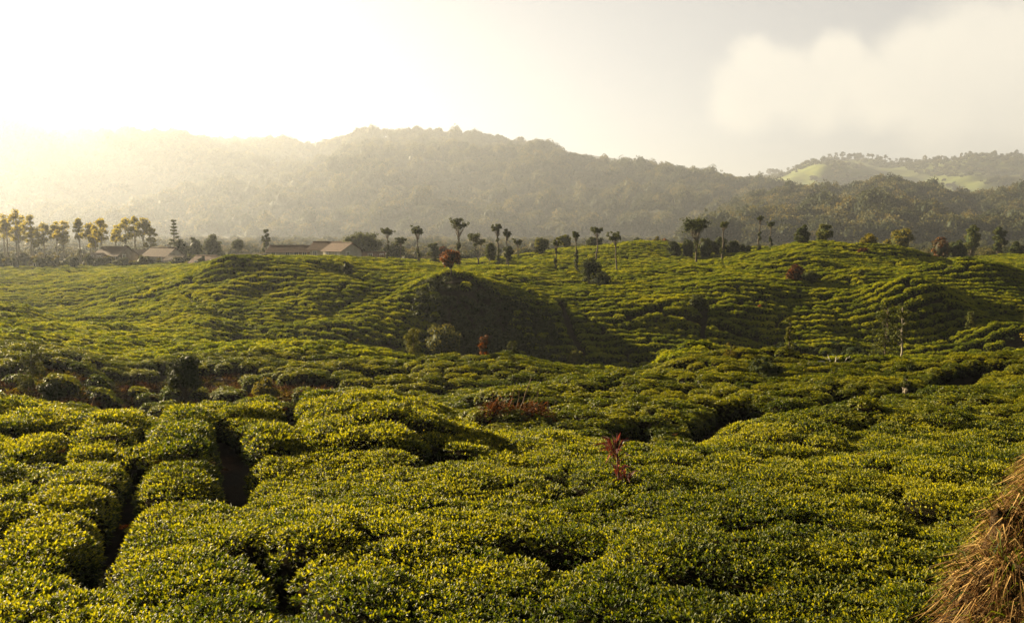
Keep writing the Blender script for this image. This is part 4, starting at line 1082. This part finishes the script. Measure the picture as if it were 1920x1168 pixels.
def build_dry_weeds():
    rng = np.random.default_rng(33); kinds = []
    for i in range(4):
        g = Geo(); m = 90
        d = sphere_dirs(m, rng); d[:, 2] = np.abs(d[:, 2])*1.3+0.25; d = norm(d)
        p = np.stack([rng.normal(size=m)*0.16, rng.normal(size=m)*0.16, rng.uniform(0, 0.12, m)], 1)
        leaves(g, p, d, rng.uniform(0.15, 0.5, m), 0.022, np.clip(rng.normal(size=m)*0.25+0.4, 0, 1), False, 0, 0.2, 0.25, rng)
        kinds.append(g.mesh('weed_kind', [(M_DRY, M_DRY, M_GOLDLEAF, M_RUST)[i]]))
    coll = proto_collection('weed_kind', kinds)
    P = []
    for (sx, sy, rx, ry) in SOILW:
        if sy < 23: continue
        for _ in range(int(26*rx*ry**0.5)): P.append((sx+rng.normal()*rx*0.7, sy+rng.normal()*ry*0.7, 0, rng.uniform(0.5, 1.3)))
    for _ in range(50):
        Y = rng.uniform(9, 30); P.append((rng.uniform(-0.7, 0.7)*Y, Y, 1, rng.uniform(0.18, 0.34)))
    P = np.array(P); z = ground_z(P[:, 0], P[:, 1]) + np.where(P[:, 2] > 0, BUSH_H*0.93, 0.02); n = len(P); s_ = P[:, 3]
    scatter('dry_weeds', np.stack([P[:, 0], P[:, 1], z], 1), np.stack([np.zeros(n), np.zeros(n), rng.random(n)*6.28], 1), np.stack([s_, s_, s_], 1), rng.integers(0, 4, n), coll, 'rusty dry weeds on the bare soil and among the near tea', [M_RUST])
build_dry_weeds()

# ------------------------------------------------------------------ trees told apart on the skylines
def build_skyline():
    rng = np.random.default_rng(55)
    kinds = []
    for i, st in enumerate(('round', 'sparse', 'eucalypt', 'round', 'conifer')):
        o = make_tree('tree', 'x', 'tree', (0, 0, 0), 1.0, (0.9, 0.6, 0.7, 1.1, 0.5)[i], st, M_FOREST, 700+i, 40, nclump=12, bark=M_BARK)
        kinds.append(o)
    def resize(o, loc, h, wk, label, group):
        c = copy_tree(o, loc, rng.random()*6.28, (h*wk, h), label, group); return c
    # prototypes were built one metre tall with leaves 8 cm long
    special = {1095: 'lone tall tree standing clear of the forest skyline right of centre', 820: 'taller pointed tree on the highest part of the forest skyline', 933: 'thin tree sticking up from the forest skyline near centre',
               976: 'small palm-like tree on the forest skyline right of centre', 655: 'rounded tree at the dip left of the main forest summit'}
    lst = [(1095, 27, 0), (820, 18, 0), (933, 17, 1), (976, 17, 1), (655, 18, 0)]
    for px in list(range(15, 1430, 24)):
        if all(abs(px-q[0]) > 14 for q in lst[:5]): lst.append((px+rng.uniform(-9, 9), rng.uniform(8, 15), int(rng.integers(0, 5))))
    for k, (px, hp, kd) in enumerate(lst):
        p = crest1(px); h = hp/FPX*p.y*1.5
        lab = special.get(px, 'tree poking out of the skyline of the long hazy forest hill'); g = None if px in special else 'trees along the forest skyline'
        p.z -= h*0.30
        resize(kinds[kd], p, h, rng.uniform(0.85, 1.25), lab, g)
    px = 1425.0
    while px < 1935:
        p = crest3(px); h = rng.uniform(7, 15)/FPX*p.y; p.z -= h*0.08
        resize(kinds[int(rng.integers(0, 4))], p, h, rng.uniform(0.8, 1.3), 'small tree in the row along the crest of the distant tea hill', 'trees along the crest of the distant tea hill')
        px += rng.uniform(5, 13)
    for px in range(1405, 1930, 26):
        p = crest2(px+rng.uniform(-8, 8)); h = rng.uniform(16, 30)/FPX*p.y; p.z -= h*0.35
        resize(kinds[int(rng.integers(0, 4))], p, h, rng.uniform(0.85, 1.2), 'tree rising from the skyline of the darker forest hill on the right', 'trees along the skyline of the darker right hill')
    for o in kinds:
        for c in list(o.children): bpy.data.objects.remove(c)
        bpy.data.objects.remove(o)
build_skyline()

# ------------------------------------------------------------------ village
def house(label, px, row, Y, L, W, H, rise, rz, roofmat, wallmat, name='house', windows=3, door=True, chimney=False):
    """gabled house, ridge along local x; row = visible foot of the wall"""
    p = at(px, row, Y)
    root = empty(name, (p.x, p.y, p.z), label, 'house', None, rz)
    hl, hw = L/2, W/2
    g = Geo()
    v = np.array([[-hl,-hw,-2.0],[hl,-hw,-2.0],[hl,hw,-2.0],[-hl,hw,-2.0],[-hl,-hw,H],[hl,-hw,H],[hl,hw,H],[-hl,hw,H],[-hl,0,H+rise*0.93],[hl,0,H+rise*0.93]])
    f = [(0,1,5),(0,5,4),(2,3,7),(2,7,6),(1,2,6),(1,6,5),(3,0,4),(3,4,7),(5,6,9),(7,4,8)]
    g.add(v, f); link('wall', g.mesh('wall', [wallmat]), root)
    # two pitched slabs with courses of tiles stepping down the slope, plus the ridge
    ov = 0.6; g = Geo(); n = 9
    sl = math.hypot(hw+ov, rise*(hw+ov)/hw)
    for s in (-1, 1):
        for k in range(n):
            y0, y1 = s*(hw+ov)*k/n, s*(hw+ov)*(k+1)/n
            z0 = H+rise-rise*abs(y0)/hw; z1 = H+rise-rise*abs(y1)/hw
            t = 0.14; e = 0.05
            x0 = -hl-ov+RNG.uniform(-0.03, 0.03); x1 = hl+ov+RNG.uniform(-0.03, 0.03)
            vv = np.array([[x0,y0,z0-e],[x1,y0,z0-e],[x1,y1,z1+e],[x0,y1,z1+e],[x0,y0,z0-t],[x1,y0,z0-t],[x1,y1,z1-t+e],[x0,y1,z1-t+e]])
            ff = [(0,1,2),(0,2,3),(4,6,5),(4,7,6),(0,4,5),(0,5,1),(2,6,7),(2,7,3),(1,5,6),(1,6,2),(3,7,4),(3,4,0)]
            g.add(vv, ff)
    roof = link('roof', g.mesh('roof', [roofmat]), root)
    g = Geo(); tube(g, [(-hl-ov, 0, H+rise+0.05), (hl+ov, 0, H+rise+0.05)], 0.16, 6); link('ridge_cap', g.mesh('ridge_cap', [roofmat]), roof)
    if chimney:
        g = Geo(); box(g, (hl*0.4, 0.3, H+rise+0.4), (0.7, 0.7, 1.4)); link('chimney', g.mesh('chimney', [wallmat]), roof)
    def opening(nm, x, z, w, h, face):
        fr, gl = Geo(), Geo()
        if face == 'front': c = lambda d: (x, -hw-d, z); sz = lambda t: (w, t, h); bars = [((x-w/2, -hw-0.05, z), (0.10, 0.12, h+0.2)), ((x+w/2, -hw-0.05, z), (0.10, 0.12, h+0.2)), ((x, -hw-0.05, z+h/2), (w, 0.11, 0.10)), ((x, -hw-0.05, z-h/2), (w, 0.13, 0.10)), ((x, -hw-0.05, z), (0.06, 0.10, h-0.1))]
        else: c = lambda d: (hl+d, x, z); sz = lambda t: (t, w, h); bars = [((hl+0.05, x-w/2, z), (0.12, 0.10, h+0.2)), ((hl+0.05, x+w/2, z), (0.12, 0.10, h+0.2)), ((hl+0.05, x, z+h/2), (0.11, w, 0.10)), ((hl+0.05, x, z-h/2), (0.13, w, 0.10)), ((hl+0.05, x, z), (0.10, 0.06, h-0.1))]
        box(gl, c(0.015), sz(0.03))
        for q, s in bars: box(fr, q, s)
        if nm == 'window':
            o = link('window', fr.mesh('window', [M_FRAME]), root); link('pane', gl.mesh('pane', [M_GLASS]), o)
        else:
            o = link('door', gl.mesh('door', [M_WOOD]), root); link('door_frame', fr.mesh('door_frame', [M_FRAME]), o)
    for i in range(windows):
        opening('window', -hl + L*(i+0.5+0.25*(i % 2))/(windows+0.3), 1.5, 1.2, 1.2, 'front')
    if door: opening('door', hl*0.72, 1.0, 0.95, 2.0, 'front')
    opening('window', -W*0.18, 1.5, 1.1, 1.2, 'gable')
    return root
R_ = math.radians
house('long low house with a brown tiled roof at the left of the hilltop row', 545, 486, 226, 11.0, 6.0, 2.3, 1.5, R_(-6), M_ROOF, M_WALL, windows=3)
house('low brown-roofed house between the long house and the tall-roofed one', 592, 486, 224, 7.5, 5.5, 2.3, 1.4, R_(-6), M_ROOF, M_WALLDIM, windows=2)
house('house with a higher brown roof beside the white gable house', 614, 485, 221, 7.5, 6.0, 2.8, 1.8, R_(-16), M_ROOF, M_WALL, windows=2)
house('house with a big white gable end at the right of the hilltop row', 642, 486, 216, 7.8, 6.8, 2.5, 1.9, R_(-40), M_ROOF, M_WALL, windows=2)
house('small low red-brown roof right of the white gable house', 703, 489, 226, 6.8, 4.2, 1.5, 0.9, R_(-4), M_ROOF, M_WALLDIM, windows=1)
house('wide house with a broad brown roof at the foot of the hazy grove', 218, 490, 244, 9.6, 7.5, 2.1, 2.3, R_(-22), M_ROOF, M_WALLDIM, windows=2)
house('long pale-roofed shed between the two broad brown roofs', 268, 487, 258, 8.0, 5.0, 2.0, 1.1, R_(10), M_ROOFPALE, M_WALLDIM, windows=2)
house('brown-roofed house in the middle of the hazy village', 308, 493, 246, 9.5, 7.2, 2.4, 2.3, R_(-24), M_ROOF, M_WALL, windows=2, chimney=True)
house('white-walled hut under the middle brown roof', 332, 498, 240, 4.6, 4.0, 2.0, 1.1, R_(-14), M_ROOFPALE, M_WALL, windows=1)
house('orange-roofed hut with the nearest slanting roof of the village', 388, 502, 232, 7.0, 6.4, 1.6, 1.9, R_(-24), M_ROOFORANGE, M_WALLDIM, windows=1)
house('orange-brown hut stepping down at the right end of the village', 415, 501, 228, 6.6, 5.4, 1.4, 1.5, R_(-24), M_ROOFORANGE, M_WALLDIM, windows=1)
house('long pale roof just right of the orange huts', 466, 491, 236, 8.0, 5.0, 1.2, 1.0, R_(-4), M_ROOFPALE, M_WALLDIM, windows=2)
house('small white-roofed shed among the undergrowth at the left', 74, 506, 230, 3.6, 2.6, 0.8, 0.6, R_(8), M_ROOFPALE, M_WALL, windows=1, door=False)
house('pale-roofed hut half hidden at the right foot of the grove', 178, 492, 240, 4.2, 3.4, 1.8, 0.9, R_(14), M_ROOFPALE, M_WALL, windows=1)

# ------------------------------------------------------------------ gully: stream, stones, fallen tree
def build_gully():
    m = new_mat('stream_water'); nt = m.node_tree; o = nt.nodes.new('ShaderNodeOutputMaterial'); p = nt.nodes.new('ShaderNodeBsdfPrincipled')
    p.inputs['Base Color'].default_value = (0.05, 0.05, 0.04, 1); p.inputs['Roughness'].default_value = 0.12
    nz = nt.nodes.new('ShaderNodeTexNoise'); nz.inputs['Scale'].default_value = 3.0; b = nt.nodes.new('ShaderNodeBump'); b.inputs['Strength'].default_value = 0.3
    nt.links.new(nz.outputs['Fac'], b.inputs['Height']); nt.links.new(b.outputs[0], p.inputs['Normal']); nt.links.new(p.outputs[0], o.inputs[0])
    M_STONE = plain_mat('pale_stone', (0.16,0.145,0.12), (0.28,0.26,0.22), 4, 0.8, 0.4)
    rng = np.random.default_rng(3)
    g = Geo()
    for i, (px, w, hgt) in enumerate([(1502,16,0.35),(1520,22,0.45),(1536,30,0.55),(1550,14,0.4),(1640,12,0.35)]):
        x, Y = hit(px, 688); z = can(x, Y)
        s = Geo(); blob(s, (0, 0, 0), (w/FPX*Y*0.55, 0.35, hgt*0.6), 0.5, 0, 3, 0.05, rng)
        lab = ['flat pale stone at the left end of the gully edge', 'second flat pale stone from the left on the gully edge', 'biggest pale boulder beside the fallen tree', 'small pale stone touching the fallen tree', 'small pale stone right of the fallen tree'][i]
        link('boulder', s.mesh('boulder', [M_STONE], smooth=True), loc=(x, Y, z-0.12), label=lab, cat='stone')
    x, Y = hit(1565, 690); z = can(x, Y)-0.1
    root = empty('fallen_tree', (x, Y, z), 'bleached fallen tree with bare forked branches at the gully edge', 'dead tree')
    T = Geo(); tube(T, limb_path((-0.9, 0, 0.05), (0.9, 0.3, 0.18), 8, 0.03, rng), np.linspace(0.11, 0.06, 8), 7); link('trunk', T.mesh('trunk', [M_DEADWOOD]), root)
    for a, b_ in [((-0.2,0,0.1),(-0.55,0.1,0.85)),((-0.35,0.05,0.45),(-0.9,0.1,0.75)),((0.1,0.1,0.12),(0.15,0.1,0.75)),((0.15,0.1,0.5),(0.45,0.2,0.7)),((0.6,0.2,0.15),(1.5,0.3,0.5)),((0.9,0.25,0.3),(1.3,0.3,0.75))]:
        B = Geo(); tube(B, limb_path(a, b_, 5, 0.06, rng), np.linspace(0.05, 0.018, 5), 5); link('branch', B.mesh('branch', [M_DEADWOOD]), root)
build_gully()

# ------------------------------------------------------------------ crimson-leaved plant and dry brush in the middle
def build_cordyline(px, base, top, w, label, n=34, seed=1, heads=3):
    rng = np.random.default_rng(seed)
    x, Y = hit(px, base); z = gz(x, Y)+0.25; zt = ray(px, top)[1]*Y; h = zt-z
    root = empty('crimson_plant', (x, Y, z), label, 'plant')
    S = Geo(); tube(S, limb_path((0.05, 0, -0.3), (-0.03*h, 0, h*0.72), 6, 0.02, rng), np.linspace(0.035, 0.022, 6), 6); link('stem', S.mesh('stem', [M_BARK]), root)
    for q, (cx, cz, ln, m) in enumerate([(-0.05*h, 0.66*h, 0.42*h, n), (0.10*h, 0.22*h, 0.36*h, n), (-0.02*h, 0.42*h, 0.30*h, n//2)][:heads]):
        G = Geo(); an = rng.random(m)*6.28; el = rng.uniform(0.15, 1.5, m)
        d = np.stack([np.cos(an)*np.cos(el), np.sin(an)*np.cos(el), np.sin(el)], 1)
        p = np.stack([np.full(m, cx), np.zeros(m), cz+rng.uniform(-0.06, 0.06, m)*h], 1)
        leaves(G, p, d, ln*rng.uniform(0.7, 1.1, m), 0.055, np.clip(rng.normal(size=m)*0.25+0.45, 0, 1), True, 0, 0.25, 0.25, rng)
        link('leaf_rosette', G.mesh('leaf_rosette', [M_CORDY]), root)
build_cordyline(1160, 922, 812, 44, 'dark crimson plant with two strappy leaf rosettes standing up from the near tea', seed=4)
def build_dry_brush():
    rng = np.random.default_rng(15)
    for (px, base, w, hpx, lab) in [(938, 785, 92, 42, 'heap of rust-brown dead brush, left half, in front of the middle field'), (1002, 788, 78, 40, 'heap of rust-brown dead brush, right half, with a leaning stick')]:
        x, Y = hit(px, base); z = gz(x, Y)+0.15; R = w/FPX*Y/2; h = hpx/FPX*Y+0.35
        root = empty('dead_brush', (x, Y, z), lab, 'brush heap')
        G = Geo()
        for q in range(16):
            c = np.array([rng.uniform(-1, 1)*R*0.8, rng.normal()*R*0.3, h*rng.uniform(0.1, 0.62)]); c[2] *= 1-0.5*(c[0]/R)**2
            clump(G, c, h*rng.uniform(0.16, 0.30), 70, 0.15, 0.30+rng.uniform(-0.25, 0.3), rng, 0.8, True, 0.8, sd_=0.2, aspect=0.3)
        m = 700; a_ = rng.uniform(-1, 1, m); p = np.stack([a_*R, rng.normal(size=m)*R*0.4, h*rng.uniform(0.05, 0.85, m)*(1-0.5*a_**2)], 1)
        dd = norm(rng.normal(size=(m, 3)) + np.array([0, 0, 0.5]))
        leaves(G, p, dd, rng.uniform(0.15, 0.40, m), 0.022, np.clip(rng.normal(size=m)*0.25+0.5, 0, 1), False, 0, 0.2, 0.2, rng)
        link('dead_leaves', G.mesh('dead_leaves', [M_RUST]), root)
        S = Geo()
        for k in range(9):
            a = rng.normal(size=3)*np.array([R*0.4, R*0.3, 0]); e = a + np.array([rng.normal()*0.35, rng.normal()*0.2, h*rng.uniform(0.9, 1.35)])
            tube(S, limb_path(a, e, 5, 0.06, rng), np.linspace(0.014, 0.005, 5), 4)
        if px > 980: tube(S, limb_path((-R*0.7, 0, h*0.7), (-R*0.15, 0, h*1.75), 5, 0.02, rng), np.linspace(0.022, 0.01, 5), 5)
        link('dead_twigs', S.mesh('dead_twigs', [M_DRY]), root)
build_dry_brush()

# ------------------------------------------------------------------ earth bank with dry grass, close on the right
def build_bank():
    rng = np.random.default_rng(8)
    ctr = np.array([5.35, 6.05]);
    # plan outline and crest profile of the bank
    def bank_z(x, y):
        # the lip runs away to the right; the side facing the camera is an undercut face lower down
        uL = (x-2.08) - (y-4.35)*0.93 + 0.42*fbm(x*0.8+2, y*0.8, 4)
        top = -1.74 - 0.11*np.clip(2.6-uL, 0, 2.6)**1.5 + 0.42*fbm(x*0.9, y*0.9+5, 4)
        front = sstep(5.6, 3.6, y + 0.35*(x-3.2) + 0.5*fbm(x*1.1+7, y*1.1, 3))
        top = top - 1.25*front
        low = -6.6
        k = np.clip(uL/0.55, 0, 1); k = 1-(1-k)**2.2
        return low + (top-low)*k
    n1, n2 = 300, 300
    X = np.linspace(1.6, 8.5, n1); Yv = np.linspace(3.4, 10.2, n2)
    XX, YY = np.meshgrid(X, Yv, indexing='ij'); ZZ = bank_z(XX, YY)
    e = 0.09*fbm(XX*7+ZZ*5, YY*7+ZZ*6, 5, 0.75); ZZ = ZZ + e
    v = np.stack([XX+0.07*fbm(ZZ*6, YY*6, 5, 0.65), YY+0.07*fbm(ZZ*6+9, XX*6, 5, 0.65), ZZ], -1).reshape(-1, 3)
    i = (np.arange(n1-1)[:, None]*n2 + np.arange(n2-1)[None, :]).ravel()
    f = np.stack([i, i+n2, i+n2+1, i+1], 1)
    M = plain_mat('pale_earth', (0.010,0.006,0.003), (0.075,0.050,0.026), 5.0, 0.95, 1.0, 10, spec=0.05)
    link('earth_bank', np_mesh('earth_bank', v, f, M, smooth=True), kind='structure', label='crumbling pale earth bank close by at the lower right')
    # mats of dry grass draped over the lip
    n = 130000
    y = rng.uniform(3.7, 9.6, n); x = (y-4.35)*0.93 + rng.uniform(1.7, 3.9, n); z = bank_z(x, y)
    zl = bank_z(x-0.25, y-0.0); slope = (z-zl)
    dens = 0.45+0.9*fbm(x*1.6, y*1.6, 4)
    keep = (z > -4.3 + 0.9*fbm(x*2, y*2, 2) + 0.9*sstep(5.2, 4.2, y)) & (rng.random(n) < dens*1.3)
    x, y, z = x[keep], y[keep], z[keep]; m = len(x)
    an = rng.random(m)*6.28; el = rng.uniform(-0.5, 0.9, m)
    d = np.stack([np.cos(an)*np.cos(el)-0.25, np.sin(an)*np.cos(el)-0.12, np.sin(el)], 1)
    g = Geo()
    lng = rng.uniform(0.10, 0.36, m)
    leaves(g, np.stack([x, y, z-0.02], 1), d, lng, rng.uniform(0.004, 0.010, m), np.clip(rng.normal(size=m)*0.26+0.42+0.2*fbm(x*1.5, y*1.5, 2), 0, 1), True, 0, 0.2, 0.35, rng)
    link('dry_grass', g.mesh('dry_grass', [M_DRY]), kind='stuff', label='matted dry orange grass draped over the earth bank')
    k = rng.random(m) < 0.07; g = Geo()
    leaves(g, np.stack([x, y, z], 1)[k], d[k]+np.array([0, 0, 0.5]), lng[k]*1.1, 0.012, np.clip(rng.normal(size=k.sum())*0.15+0.6, 0, 1), True, 0, 0.2, 0.3, rng)
    link('green_grass', g.mesh('green_grass', [M_TEA]), kind='stuff', label='green grass blades among the dry grass of the earth bank')
    # long bare stalks
    spots = [(1832, 1020, 5.2, 0.75, -0.9, -0.9), (1800, 1000, 5.4, 0.35, 0.9, -0.2), (1870, 850, 7.2, 0.5, -0.7, 0.6), (1895, 870, 7.0, 0.45, -0.8, 0.3), (1850, 900, 6.6, 0.5, 0.8, 0.5), (1905, 800, 7.6, 0.45, -0.8, 0.5), (1780, 990, 5.6, 0.35, -0.9, 0.3)]
    for k, (px, py, Y, ln, dx, dz) in enumerate(spots):
        p = at(px, py, Y); S = Geo()
        pts = np.array([[0, 0, 0], [dx*ln*0.3, -0.05, dz*ln*0.3+0.04], [dx*ln*0.65, -0.1, dz*ln*0.6+0.05], [dx*ln, -0.12, dz*ln*0.85]]) if k else np.array([[0, 0, 0.12], [0.03, -0.05, -0.05], [0.13, -0.1, -0.18], [0.36, -0.1, -0.42]])
        zb = float(bank_z(np.array([p.x]), np.array([p.y]))[0])
        p.z = max(min(p.z, zb+0.05), zb-0.3)
        tube(S, pts, np.linspace(0.006, 0.003, 4), 4, 0, 0.85)
        link('dry_stalk', S.mesh('dry_stalk', [M_DRY]), loc=p, label=['long curved straw stalk hanging down the face of the bank', 'short straw stalk bending right on the bank edge', 'straw stalk leaning left at the top of the bank', 'second straw stalk leaning left near the bank top', 'straw stalk leaning right over the grass of the bank', 'highest straw stalk at the right edge of the photo', 'straw stalk leaning out over the tea from the bank'][k], cat='stalk')
build_bank()
